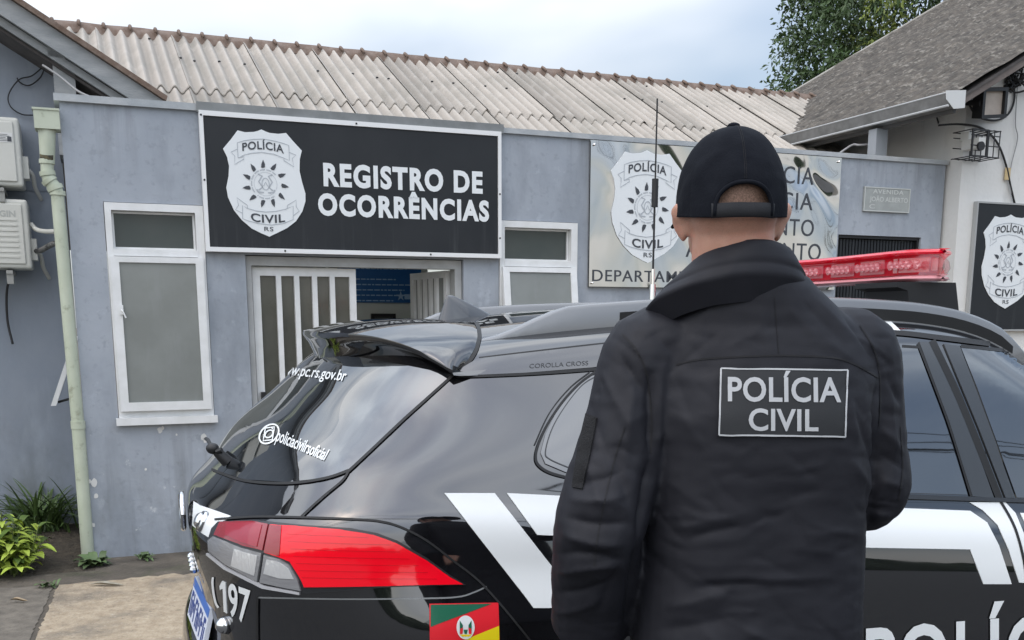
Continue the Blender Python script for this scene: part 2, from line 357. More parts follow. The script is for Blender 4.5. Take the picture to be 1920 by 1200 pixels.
def slab_holes(mb, f, u0, u1, z0, z1, d0, d1, holes):
    """wall from depth d0 (front) to d1 with rectangular openings"""
    us = sorted({u0, u1, *[h[0] for h in holes], *[h[1] for h in holes]}); zs = sorted({z0, z1, *[h[2] for h in holes], *[h[3] for h in holes]})
    us = [x for x in us if u0 <= x <= u1]; zs = [x for x in zs if z0 <= x <= z1]
    inh = lambda a, b: any(h[0] < a < h[1] and h[2] < b < h[3] for h in holes)
    for i in range(len(us) - 1):
        for j in range(len(zs) - 1):
            a, b, c, d = us[i], us[i + 1], zs[j], zs[j + 1]
            if inh((a + b) / 2, (c + d) / 2): continue
            for dd in (d0, d1): mb.add([f(a, dd, c), f(b, dd, c), f(b, dd, d), f(a, dd, d)], [(0, 1, 2, 3)])
    for h in list(holes) + [(u0, u1, z0, z1)]:
        a, b, c, d = max(h[0], u0), min(h[1], u1), max(h[2], z0), min(h[3], z1)
        for p, q in (((a, c), (b, c)), ((b, c), (b, d)), ((b, d), (a, d)), ((a, d), (a, c))):
            mb.add([f(p[0], d0, p[1]), f(q[0], d0, q[1]), f(q[0], d1, q[1]), f(p[0], d1, p[1])], [(0, 1, 2, 3)])
def frame_on(mb, f, u0, u1, z0, z1, d0, d1, wl, wr=None, wb=None, wt=None):
    wr = wl if wr is None else wr; wb = wl if wb is None else wb; wt = wl if wt is None else wt
    mb.box(f, u0, u0 + wl, d0, d1, z0, z1); mb.box(f, u1 - wr, u1, d0, d1, z0, z1)
    mb.box(f, u0 + wl, u1 - wr, d0, d1, z0, z0 + wb); mb.box(f, u0 + wl, u1 - wr, d0, d1, z1 - wt, z1)

# ------------------------------------------------------------------ ground
def sheet_xy(pts, z, name, mat, sub=0):
    mb = MB(); mb.add([Vector((x, y, z)) for x, y in pts], [tuple(range(len(pts)))])
    return struct(mb.build(name, mat, origin=Vector((pts[0][0], pts[0][1], z))))
sheet_xy([(-150, -150), (150, -150), (150, 200), (-150, 200)], 0, 'ground', GROUND)
e0 = Vector((-2.66, 5.83)); e1 = e0 + Vector((FT.x, FT.y)) * 12; ld = Vector((.31, -.95))
def rough(a, b, n, amp): return [tuple(a + (b - a) * (i / n) + Vector((-(b - a).y, (b - a).x)).normalized() * amp * (mnoise.noise(Vector((i * .9, a.x, 1))) + .6 * mnoise.noise(Vector((i * .23, a.y, 5))))) for i in range(n)]
e2 = e0 + ld * 9
fn2 = Vector((FN.x, FN.y)); k1 = e1 + fn2 * 1.9; k0 = e0 + ld * 2.0
sheet_xy(rough(e0, k0, 60, .012) + rough(k0, k1, 120, .02) + [tuple(k1)] + rough(e1, e0, 240, .05), .006, 'pavement', CONC)
g0 = e0 + Vector((-.022, -.02)); sheet_xy(rough(Vector((g0.x - 7, g0.y - 1.6)), g0, 120, .04) + rough(g0, g0 + ld * 2.0, 60, .01) + [(g0.x - 6, g0.y - 3.3)], .004, 'pavement', SLAB2)
r0, r1 = k0 - (k1 - k0).normalized() * 60, k1 + (k1 - k0).normalized() * 40
sheet_xy([tuple(r0), (r0.x, -60), (r1.x, -60), tuple(r1)], .003, 'road', ASPH)
mb = MB(); rows = []
for i in range(30):
    r = []
    for j in range(14):
        p = fw(-3.2 + 3.2 * i / 29, -1.02 + 1.35 * j / 13, 0); h = .05 * sm(0, .25, j / 13) * 0 + .06 * (1 - sm(.2, 1, j / 13)) + .02 * mnoise.noise(p * 6)
        r.append(Vector((p.x, p.y, max(h, -.01) * (1 if 0 < i < 29 and j < 13 else -.2))))
    rows.append(r)
struct(mb.grid(rows).build('soil_bed', SOIL, smooth=True, origin=fw(-2, -.6, 0)))

# ------------------------------------------------------------------ police station
WT, UEND = 2.82, 6.9
st = thing('police_station', 'low blue-grey rendered station building with pale corrugated roof behind its parapet', 'building', FB)
holes = [(.205, .802, .90, 2.25), (2.83, 3.452, .90, 2.232), (1.05, 2.562, -.5, 1.95), (5.82, 6.69, .6, 2.22)]
mb = MB(); slab_holes(mb, fw, 0, UEND, -.1, WT, 0, -.2, holes); mb.build('wall', WALL, st)
mb = MB(); mb.box(fw, 0, .2, -.2, -3.4, -.1, WT - .3); mb.build('side_wall', WALL, st)
mb = MB(); mb.box(fw, -.03, .82, -.24, .025, WT, WT + .042); mb.box(fw, .82, UEND + .01, -.24, .02, WT, WT + .035); mb.build('coping', COPE, st)
# bevelled-out gutter flashing along the roof edge behind the sign
mb = MB(); mb.box(fw, .79, 2.85, .028, .05, WT - .01, WT + .05); mb.build('flashing', GUT, st)
# roof: two courses of narrow sheets, each sheet of three waves, slipped a little over its neighbour
RT = .5095; rf = MB(); PER = .101
def roofz(off): return 3.229 + (-off - 1.5) * RT
random.seed(11)
SW = PER * 3
for course in (0, 1):
    o0, o1 = ((-.1, -1.62), (-1.5, -2.84))[course]
    for k in range((1, -1)[course], 30):
        tone = .41 + random.uniform(-.022, .022); br = random.random()
        if course == 1 and k in (9, 17): br = .01
        if br < .03: tone *= .76
        rf.tone = (tone * 1.04, tone * .945, tone * .825)
        rows = []
        sl = random.uniform(-.012, .012) + (.03 if (k % 5 == 0) else 0)
        lift = .007 * (k % 2) + random.uniform(0, .005)
        a0 = o0 - (sl if course else 0)
        for q in range(5):
            off = a0 + (o1 - a0) * q / 4; r = []
            for j in range(37):
                x = j / 12; uu = k * SW + x * PER - .012
                h = .024 * cos(2 * pi * x) + lift + .018 * course + random.uniform(-.0007, .0007)
                if j >= 34: h -= .004
                r.append(fw(uu, off, roofz(off) + h))
            rows.append(r)
        rf.grid(rows)
        nv = 37 * 5; valley_shade = [1 - .26 * (.5 - .5 * cos(2 * pi * (j / 12))) ** 1.5 for j in range(37)]  # wave valleys shaded in the vertex colour so the ridges show in diffuse light
        rf.c[-nv:] = [tuple(v * valley_shade[i % 37] * (1 + .08 * mnoise.noise(Vector((i * .37, k, course)))) for v in c) for i, c in enumerate(rf.c[-nv:])]
        # visible lower edge thickness
        rf.add([p for p in rows[0]] + [p - Vector((0, 0, .011)) for p in rows[0]], [(j, j + 1, j + 38, j + 37) for j in range(36)])
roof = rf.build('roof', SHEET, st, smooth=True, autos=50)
mb = MB(); mb.tone = (.5, .48, .43)
mb.add([fw(-1, -2.84, roofz(-2.84) - .02), fw(9.4, -2.84, roofz(-2.84) - .02), fw(9.4, -6, roofz(-2.84) - 1.6), fw(-1, -6, roofz(-2.84) - 1.6)], [(0, 1, 2, 3)]); mb.build('rear_roof', SHEET, st)
# ridge cap: brown wavy tiles
mb = MB(); rows = [[], [], [], [], []]
for j in range(0, 1000):
    u = -.9 + j * .0101; wv = .5 + .5 * cos(2 * pi * u / PER); oc = -2.84
    j1 = .006 * mnoise.noise(Vector((u * 4, 1, 0)))
    for q, (dd, dz) in enumerate(((.10, -.012), (.055, .022), (.0, .058), (-.06, .03), (-.12, -.03))):
        d = dd - (.034 * (1 - wv) if q == 0 else 0)
        rows[q].append(fw(u, oc + d, roofz(oc + max(d, 0)) + dz + .012 * wv * (q < 2) + j1 + .012))
mb.grid(rows)
for k in range(52):
    u = -.85 + k * .202 + random.uniform(-.01, .01); c = fw(u, -2.84, roofz(-2.84) + .075 + .006 * mnoise.noise(Vector((u * 4, 1, 0))))
    mb.tube([c - FN * .05 + Vector((0, 0, -.02)), c - FN * .0, c + FN * .05 + Vector((0, 0, -.022)), c + FN * .09 + Vector((0, 0, -.05))], [.012, .016, .014, .009], 8)
mb.build('ridge_cap', TILEB, roof, smooth=True)
# fixing bolts and washers
mb = MB()
for k in range(60):
    u = .2 + k * PER * 2.01 + random.choice((0, 0, PER)); off = random.choice((-2.12, -2.14, -2.1, -2.6)) + random.uniform(-.02, .02)
    if random.random() < .35: continue
    u = round(u / PER) * PER
    MB().ball(fw(u, off, roofz(off) + .052), .013, 8, 4, (1, 1, .6)).build('roof_bolt', BLK, roof)

def window(u0, u1, z0, z1, zt, tilt, name='window'):
    """fixed light above, top-hung sash below pushed out at the bottom by tilt"""
    mb = MB(); frame_on(mb, fw, u0 + .004, u1 - .004, z0 + .004, z1 - .004, -.09, .012, .038, .05, .05, .045)
    mb.box(fw, u0 + .04, u1 - .05, -.09, .016, zt - .02, zt + .022)
    o = mb.build(name, ALU, st)
    mb = MB(); mb.box(fw, u0 + .042, u1 - .054, -.06, -.054, zt + .022, z1 - .05); mb.build('pane', DGLASS, o)
    mb = MB(); frame_on(mb, fw, u0 + .044, u1 - .056, zt + .024, z1 - .052, -.054, -.035, .012); mb.build('glazing_bead', ALU, o)
    mb = MB(); mb.box(fw, u0 - .015, u1 + .015, .0125, .05, z0 - .035, z0 + .012); mb.build('sill', COPE if False else ALU, o)
    zt0 = zt - .024; zb = z0 + .055; h = zt0 - zb
    def tf(a, d, c):
        g = (zt0 - c); return fw(a, d + .024 + sin(tilt) * g, zt0 - cos(tilt) * g)
    mb = MB(); frame_on(mb, tf, u0 + .018, u1 - .02, zb, zt0, -.018, .012, .05, .05, .055, .036)
    s = mb.build('sash', ALU, o)
    mb = MB(); mb.box(tf, u0 + .066, u1 - .068, -.006, 0, zb + .053, zt0 - .034); mb.build('pane', FROST, s)
    mb = MB(); mb.box(fw, u0 + .045, u1 - .055, -.085, -.08, z0 + .05, zt - .02); mb.build('inner_panel', INTD, o)
    mb = MB(); zl = zb + (zt0 - zb) * .66; mb.box(tf, u0 + .05, u0 + .074, .0125, .02, zl - .03, zl + .03); mb.tube([tf(u0 + .062, .016, zl), tf(u0 + .07, .034, zl - .01), tf(u0 + .085, .036, zl - .05)], .005, 6); mb.build('latch', ALU, s)
    return o
window(.205, .802, .90, 2.25, 1.945, radians(.6))
wb = window(2.83, 3.452, .90, 2.232, 1.93, radians(8))
# pale strip lamp seen inside the second window
# right-hand dark slatted opening under the street plate
mb = MB(); frame_on(mb, fw, 5.824, 6.686, .604, 2.216, -.1, -.02, .02); go = mb.build('slatted_grille', BLK, st)
mb = MB()
for k in range(26):
    u = 5.85 + k * .0322; mb.box(fw, u, u + .022, -.07, -.05, .63, 2.19)
mb.build('slat', SIGNB, go)
mb = MB(); mb.box(fw, 5.8, 6.7, -.3, -.26, .5, 2.3); mb.build('dark_backing', INTD, go)

# doorway
dr = MB(); frame_on(dr, fw, 1.056, 2.556, -.02, 1.944, -.14, -.03, .035, .05, .005, .06)
door = dr.build('door_frame', RUST, st)
mb = MB(); frame_on(mb, fw, 1.1, 1.8, .02, 1.876, -.125, -.075, .05, .045, .75, .055)
for k in range(4):
    u = 1.1 + .05 + .605 * (k + 1) / 5; mb.box(fw, u - .017, u + .017, -.12, -.065, .77, 1.821)
leaf = mb.build('door_leaf', ALU, door)
mb = MB(); mb.box(fw, 1.15, 1.755, -.105, -.1, .77, 1.821); mb.build('pane', M('door_glass', (.075, .075, .06), .09, col2=(.11, .108, .09), nscale=3, ior=1.55), leaf)
mb = MB(); mb.box(fw, 1.12, 1.15, -.075, -.02, .93, 1.05); mb.build('handle', BLK, leaf)
# room behind the doorway
mb = MB()
mb.add([fw(.3, -3.2, 0), fw(3.3, -3.2, 0), fw(3.3, -3.2, 2.4), fw(.3, -3.2, 2.4)], [(0, 1, 2, 3)])
mb.add([fw(.3, -.21, 0.01), fw(3.3, -.21, .01), fw(3.3, -3.2, .01), fw(.3, -3.2, .01)], [(0, 1, 2, 3)])
mb.add([fw(.3, -.21, 2.4), fw(3.3, -.21, 2.4), fw(3.3, -3.2, 2.4), fw(.3, -3.2, 2.4)], [(0, 1, 2, 3)])
mb.build('interior_wall', INT, st)
cl_ = thing('added_room_lamp', 'fluorescent tube lamp added out of view to light the room inside the doorway', 'ceiling lamp', fw(2, -1.5, 2.3))  # unseen tube lamp added to brighten the dim room
mb = MB(); mb.box(fw, 1.3, 2.6, -1.55, -1.45, 2.36, 2.39); mb.build('housing', ALU, cl_)
mb = MB(); mb.tube([fw(1.33, -1.5, 2.335), fw(2.57, -1.5, 2.335)], .016, 10); mb.build('tube', M('lit_tube', (.9, .9, .9), .4, emit=(1, .98, .94, 14)), cl_)
# folded inner grille door at the right of the doorway
def gf(a, d, c): # leaf hinged at u=2.5, opened inwards
    an = radians(82); return fw(2.5 - a * cos(an) + d * sin(an), -.16 - a * sin(an) - d * cos(an), c)
mb = MB(); frame_on(mb, gf, 0, .62, .03, 1.88, -.02, .02, .04, .04, .5, .05)
for k in range(5): mb.box(gf, .04 + .54 * (k + .75) / 5.5, .04 + .54 * (k + .75) / 5.5 + .04, -.04, .03, .53, 1.83)
gl = mb.build('door_leaf', ALU, door); gl['label'] = 'right leaf of white bars opened inwards'
mb = MB(); mb.box(gf, .04, .58, -.02, -.016, .5, 1.83); mb.build('pane', FROST, gl)

# poster and framed notice on the back wall of the room
D2 = -3.19
pu0, pz1 = fz(655, 500, D2); pu1, pz0 = fz(790, 568, D2)
pt = thing('poster', 'blue printed notice poster on the wall inside the open doorway', 'poster', fw(pu0, D2, pz0))
mb = MB(); mb.box(fw, pu0 - .12, pu1, D2, D2 + .012, pz0, pz1 + .2); mb.build('board', BLUE, pt)
mb = MB(); random.seed(3)
for k in range(7):
    z = pz1 - .02 - k * .052
    if k in (1,): continue
    x = pu0 + .06; e = pu1 - random.uniform(.1, .3)
    while x < e:
        wd = random.uniform(.02, .06); mb.box(fw, x, min(x + wd, e), D2 + .0125, D2 + .014, z, z + .011); x += wd + .012
for k in range(5):
    a = pi / 2 + k * 2 * pi / 5; cu_, cz_ = pu1 - .22, pz0 + .065
    mb.prism([(cu_ + .05 * cos(a), cz_ + .05 * sin(a)), (cu_ + .018 * cos(a + .63), cz_ + .018 * sin(a + .63)), (cu_, cz_), (cu_ + .018 * cos(a - .63), cz_ + .018 * sin(a - .63))], fw, D2 + .0125, D2 + .016)
mb.box(fw, pu1 - .18, pu1 - .05, D2 + .0125, D2 + .015, pz0 + .035, pz0 + .085)
mb.build('print', M('pale_blue_print', (.3, .45, .62), .5), pt)
nu0, nz1 = fz(695, 588, D2); nu1, nz0 = fz(741, 608, D2)
nf = thing('framed_notice', 'small black framed notice below the blue poster inside the doorway', 'notice', fw(nu0, D2, nz0))
mb = MB(); frame_on(mb, fw, nu0, nu1, nz0 - .1, nz1, D2, D2 + .03, .03); mb.build('frame', BLK, nf)
mb = MB(); mb.box(fw, nu0 + .03, nu1 - .03, D2 + .002, D2 + .012, nz0 - .07, nz1 - .03); mb.build('sheet', INTD, nf)
mb = MB(); mb.box(fw, (nu0 + nu1) / 2 - .02, (nu0 + nu1) / 2 + .03, D2 + .013, D2 + .015, nz0 - .05, nz1 - .06); mb.build('picture', TILEB, nf)

# ------------------------------------------------------------------ badges
BZ = [(478, 30), (520, 50), (560, 65), (650, 75), (728, 65), (800, 150), (888, 245), (868, 330), (865, 450), (890, 560), (925, 680), (925, 760), (895, 860), (830, 960), (740, 1030), (640, 1080), (560, 1118), (480, 1085), (380, 1035), (280, 950), (200, 850), (140, 720), (122, 620), (145, 500), (150, 400), (130, 310), (88, 225), (160, 140), (235, 40), (310, 58), (400, 55), (440, 45)]
def bz(X, Y): return fz(400 + X / 5.455, 240 + Y / 5.455)
_c = [bz(*p) for p in BZ]; BC = ((min(p[0] for p in _c) + max(p[0] for p in _c)) / 2, (min(p[1] for p in _c) + max(p[1] for p in _c)) / 2)
BH = max(p[1] for p in _c) - min(p[1] for p in _c)
def bl(X, Y): a = bz(X, Y); return ((a[0] - BC[0]) / BH, (a[1] - BC[1]) / BH)
def badge(parent, cu_, cz_, H, off, f=fw, ink=INK, plate_mat=None, wsc=1.0):
    T = lambda p: (cu_ + p[0] * H * wsc, cz_ + p[1] * H)
    g = lambda X, Y: T(bl(X, Y))
    poly = [g(*p) for p in BZ]
    mb = MB(); mb.prism(poly, f, off, off + .004); b = mb.build('badge', plate_mat or SIGNW, parent)
    o2 = off + .0065; mb = MB(); lw = .0055 * H * 1.2
    strip(mb, [g(*p) for p in ((232, 165), (300, 145), (400, 130), (500, 128), (620, 150), (700, 172), (755, 192), (762, 345), (690, 315), (600, 280), (480, 262), (380, 270), (300, 290), (240, 318))], f, o2, lw, True)
    strip(mb, [g(*p) for p in ((232, 230), (168, 260), (208, 300), (205, 385), (300, 330), (298, 305), (240, 318))], f, o2, lw)
    strip(mb, [g(*p) for p in ((758, 262), (828, 290), (790, 325), (808, 410), (705, 345), (708, 322))], f, o2, lw)
    strip(mb, [g(*p) for p in ((285, 800), (330, 830), (420, 855), (520, 868), (620, 862), (720, 840), (800, 808), (800, 945), (700, 985), (580, 1000), (450, 985), (350, 960), (288, 935))], f, o2, lw, True)
    strip(mb, [g(*p) for p in ((285, 880), (215, 845), (245, 800), (228, 722), (335, 800), (335, 828))], f, o2, lw)
    strip(mb, [g(*p) for p in ((740, 830), (742, 800), (832, 745), (830, 815), (862, 860), (802, 905))], f, o2, lw)
    mb.build('banner_outline', INKG, b)
    mb = MB()
    a, c = g(285, 262), g(705, 262); h = .072 * H
    text_on(mb, 'POLÍCIA', f, a[0], c[0], (a[1] + c[1]) / 2 - .002 * H, (a[1] + c[1]) / 2 + h, o2, .022, 1.08, arc=.028 * H)
    a, c = g(372, 955), g(718, 955); zz = (a[1] + c[1]) / 2
    text_on(mb, 'CIVIL', f, a[0], c[0], zz - .006 * H, zz + h, o2, .022, 1.05, arc=-.018 * H)
    a, c = g(508, 1062), g(600, 1062); zz = (a[1] + c[1]) / 2
    text_on(mb, 'RS', f, a[0], c[0], zz, zz + .04 * H, o2, .008, 1.1)
    C = g(520, 585)
    for k in range(11):                                          # the ring of curved blades
        an = radians(97 - k * 360 / 11); R0, R1 = .162 * H, .215 * H
        P = lambda r, d: (C[0] + r * cos(an + d), C[1] + r * sin(an + d))
        q = [P(R0 * .97, .11), P(R0 * .93, 0), P(R0 * .98, -.13), P((R0 + R1) / 2, -.13), P(R1 * 1.06, -.06), P((R0 + R1) / 2, .05)]
        mb.add([f(x, o2, z) for x, z in q], [tuple(range(6))])
    mb.build('lettering', ink, b)
    mb = MB()
    for k in range(58):                                          # tiny motto round the ring, as fine marks
        an = radians(215 - k * 250 / 57) if k < 40 else radians(235 + (k - 40) * 70 / 17)
        r = .135 * H; c0, s0 = cos(an), sin(an)
        if k % 6 == 5: continue
        q = [(C[0] + (r + dr) * c0 - s0 * dt, C[1] + (r + dr) * s0 + c0 * dt) for dr, dt in ((-.006 * H, -.004 * H), (.006 * H, -.004 * H), (.006 * H, .003 * H), (-.006 * H, .003 * H))]
        mb.add([f(x, o2, z) for x, z in q], [(0, 1, 2, 3)])
    for sx in (-1, 1):                                           # pale coat of arms: flags, oval shield, ribbon
        strip(mb, [(C[0] + sx * .07 * H, C[1] + .09 * H), (C[0] + sx * .03 * H, C[1] + .075 * H), (C[0] + sx * .065 * H, C[1] + .02 * H), (C[0] + sx * .03 * H, C[1] - .03 * H), (C[0] + sx * .07 * H, C[1] - .06 * H)], f, o2, .014 * H)
        strip(mb, [(C[0] + sx * .02 * H, C[1] - .08 * H), (C[0] + sx * .075 * H, C[1] - .075 * H), (C[0] + sx * .085 * H, C[1] - .05 * H)], f, o2, .012 * H)
    strip(mb, [(C[0] + .035 * H * cos(t * pi / 10), C[1] + .055 * H * sin(t * pi / 10)) for t in range(20)], f, o2, .008 * H, True)
    strip(mb, [(C[0] - .02 * H, C[1] - .02 * H), (C[0], C[1] + .02 * H), (C[0] + .02 * H, C[1] - .02 * H)], f, o2, .008 * H)
    strip(mb, [(C[0] + .11 * H * cos(t * pi / 16), C[1] + .11 * H * sin(t * pi / 16)) for t in range(32)], f, o2, .003 * H, True)
    mb.build('emblem', INKG, b)
    return b

# main sign
sg = thing('sign_board', 'wide charcoal sign reading REGISTRO DE OCORRÊNCIAS with a white badge', 'sign', fw(.8, .05, 1.96))
mb = MB(); frame_on(mb, fw, .8, 2.828, 1.962, 2.818, .012, .062, .024, .024, .028, .03); mb.build('frame', SIGNF, sg)
mb = MB(); mb.box(fw, .824, 2.804, .02, .052, 1.99, 2.788); mb.build('panel', SIGNB, sg)
mb = MB()
for s, (xa, ya), (xb, yb), (ht0, ht1) in (('REGISTRO DE', (607, 352), (905, 361), (308, 352)), ('OCORRÊNCIAS', (597, 405), (917, 415), (363, 405))):
    a = fz(xa, ya, .055); b = fz(xb, yb, .055); z = (a[1] + b[1]) / 2; h = fz(xa + 8, ht0, .055)[1] - fz(xa + 8, ht1, .055)[1]
    text_on(mb, s, fw, a[0], b[0], z, z + h, .056, .045, 1.16)
mb.build('lettering', SIGNW, sg)
mb = MB()
for u, z in ((.812, 2.4), (.812, 2.79), (2.816, 2.4), (1.8, 2.803), (1.3, 1.976), (2.3, 1.976), (2.816, 2.1)): MB().ball(fw(u, .062, z), .007, 8, 4).build('screw', BLK, sg)
badge(sg, BC[0], BC[1], BH, .0535)

# polished steel sign
ss = thing('steel_sign', 'mirror-like steel sign with a badge and dark letters, partly behind the man', 'sign', fw(3.53, .03, 1.77))
mb = MB(); rows = []
for i in range(61):
    r = []
    for j in range(31):
        u = 3.535 + (5.782 - 3.535) * i / 60; z = 1.775 + (2.812 - 1.775) * j / 30; p = Vector((u * 1.3, 0, z * 1.3))
        r.append(fw(u, .034 + .0016 * mnoise.noise(p * 2.0), z))
    rows.append(r)
mb.grid(rows); mb.box(fw, 3.535, 5.782, .004, .02, 1.775, 2.812); mb.build('panel', STEEL, ss, smooth=True, autos=40)
b0 = fz(1145, 300, .045); b1 = fz(1272, 480, .045); hb = fz(1205, 281, .045)[1] - fz(1217, 493, .045)[1]
cz_ = (fz(1205, 281, .045)[1] + fz(1217, 493, .045)[1]) / 2; cu_ = (fz(1143, 390, .045)[0] + fz(1284, 390, .045)[0]) / 2
badge(ss, cu_, cz_, hb, .0362, wsc=1.0)
mb = MB()
a = fz(1112, 527, .047); h = .075
text_on(mb, 'DEPARTAMENTO', fw, a[0], a[0] + 1.12, a[1], a[1] + .083, .0368, .003, 1.1)
for s, xr, yb, u0 in (('DELEGACIA', 1527, 346, 4.55), ('DE POLÍCIA', 1525, 394, 4.5), ('DE PRONTO', 1527, 443, 4.55), ('ATENDIMENTO', 1540, 488, 4.36)):
    b = fz(xr, yb, .047); text_on(mb, s, fw, u0, b[0], b[1], b[1] + .128, .0368, .0, 1.1)
mb.build('lettering', INK, ss)
mb = MB()
for u in (3.56, 5.75):
    for z in (1.8, 2.78): MB().ball(fw(u, .044, z), .009, 8, 4).build('screw', CHROME, ss)

# street plate
pl = thing('street_plate', 'small worn grey street name plate on the blue wall right of the steel sign', 'street sign', fw(6.04, .01, 2.41))
mb = MB(); mb.box(fw, 6.045, 6.522, .003, .018, 2.412, 2.606); mb.build('plate', DEADG, pl)
mb = MB(); frame_on(mb, fw, 6.045, 6.522, 2.412, 2.606, .0185, .022, .008); mb.build('rim', M('plate_rim', (.5, .52, .5), .5), pl)
mb = MB(); text_on(mb, 'AVENIDA', fw, 6.13, 6.45, 2.555, 2.59, .0205, .02, 1.1); text_on(mb, 'JOÃO ALBERTO', fw, 6.10, 6.50, 2.492, 2.53, .0205, .02, 1.0); text_on(mb, 'C', fw, 6.10, 6.16, 2.435, 2.468, .0205, .01); mb.build('lettering', M('plate_ink', (.55, .57, .55), .5), pl)

# ------------------------------------------------------------------ left gabled house
lh = thing('house', 'blue-grey gabled house with a weathered sloping barge board at the left edge', 'house', fw(-1.5, -1, 0))
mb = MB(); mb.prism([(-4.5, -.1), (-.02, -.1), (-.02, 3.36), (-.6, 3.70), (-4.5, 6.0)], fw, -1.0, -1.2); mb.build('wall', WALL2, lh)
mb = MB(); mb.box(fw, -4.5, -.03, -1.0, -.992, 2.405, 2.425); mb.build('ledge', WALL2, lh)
sl = tan(radians(31.2))
def br(u, dz): return (u, 2.965 - (u - .63) * sl + dz)
mb = MB(); mb.prism([br(.63, 0), br(-5, 0), br(-5, -.13), br(.6, -.13)], fw, -.5, -.54); bb = mb.build('barge_board', WOOD, lh)
mb = MB(); mb.prism([br(.42, -.132), br(-5, -.132), br(-5, -.185), br(.35, -.185)], fw, -.56, -.6); mb.build('inner_board', WOOD, lh)
mb = MB(); mb.prism([br(.66, .04), br(-5, .04), br(-5, .003), br(.65, .003)], fw, -.46, -5.5); mb.build('roof', TILEB, lh)
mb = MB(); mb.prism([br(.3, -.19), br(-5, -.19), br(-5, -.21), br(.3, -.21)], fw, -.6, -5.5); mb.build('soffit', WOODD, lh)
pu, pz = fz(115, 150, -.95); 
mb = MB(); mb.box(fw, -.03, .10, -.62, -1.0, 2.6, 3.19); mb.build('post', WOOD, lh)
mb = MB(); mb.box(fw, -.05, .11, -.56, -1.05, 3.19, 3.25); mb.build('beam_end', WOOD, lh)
mb = MB(); mb.box(fw, .1, .3, -1.7, -1.75, 2.3, 3.4); mb.build('void_shade_board', WOODD, lh)  # dark board stands in for the shade of the open void
# sash pushed out from the hidden return wall, edge on
ow = thing('awning_sash', 'thin white window sash propped open beside the drainpipe, seen edge on', 'window', fw(-.05, -.45, .93))
def of(a, d, c): # a: along the return wall, d outwards to the left, hinge at the top
    g = 1.42 - c; return fw(-.012 - d - sin(radians(21)) * g, -.72 + a, 1.42 - cos(radians(21)) * g)
mb = MB(); frame_on(mb, of, 0, .46, .95, 1.42, -.016, .016, .04); f_ = mb.build('frame', ALU, ow)
mb = MB(); mb.box(of, .04, .42, -.004, .002, .99, 1.38); mb.build('pane', FROST, ow)
mb = MB(); mb.tube([of(.4, -.02, .97), of(.4, -.08, .99), of(.4, -.1, 1.0)], .008); mb.build('stay', BLK, ow)

# drainpipe
dp = thing('drainpipe', 'pale green plastic drainpipe with a square rainwater head at the building corner', 'drainpipe', fw(-.1, .05, 0))
hu0, hz1 = fz(63, 209, -.02); hu1, hz0 = fz(104, 246, -.02)
mb = MB(); mb.box(fw, hu0, -.004, -.09, .06, hz0, hz1); mb.box(fw, hu0 - .006, -.003, -.096, .066, hz1, hz1 + .012); mb.build('rain_head', PIPE, dp)
px = lambda x, y, o=.0: Vector(fw(*(lambda q: (q[0], o, q[1]))(fz(x, y, o))))
mb = MB(); mb.tube([px(88, 244), px(89, 302)], [.05, .042], 14); mb.build('spout', PIPE, dp, smooth=True, autos=50)
mb = MB(); mb.tube([px(88, 290) + FN * .012, px(89, 304)], .0405, 14); mb.build('mould_stain', MOSS, dp, smooth=True)
a = [px(88, 303), px(89, 325), px(92, 338), px(103, 352), px(108, 362), px(109, 385)]
mb = MB(); mb.tube(a, [.038, .038, .04, .041, .039, .038], 14)
for q, r in ((0, .045), (1, .046), (2, .047), (3, .048), (4, .046)):
    d = (a[q + 1] - a[q]).normalized(); mb.tube([a[q] - d * .012, a[q] + d * .014], r, 14)
mb.build('elbow', PIPE, dp, smooth=True, autos=45)
cc = [px(109, 380), px(120, 500), px(134, 640), px(148, 800)]
mb = MB(); mb.tube([px(109, 380), px(146, 795)], .038, 16); mb.build('upper_pipe', PIPE, dp, smooth=True, autos=50)
mb = MB(); q0 = px(146, 792); q1 = at_z(166, 1042, .0) + FN * .0
q1 = px(165, 1040); mb.tube([q0, q1], .04, 16); mb.tube([q0 - (q1 - q0).normalized() * .01, q0 + (q1 - q0).normalized() * .04], .044, 16); mb.build('lower_pipe', PIPE, dp, smooth=True, autos=50)

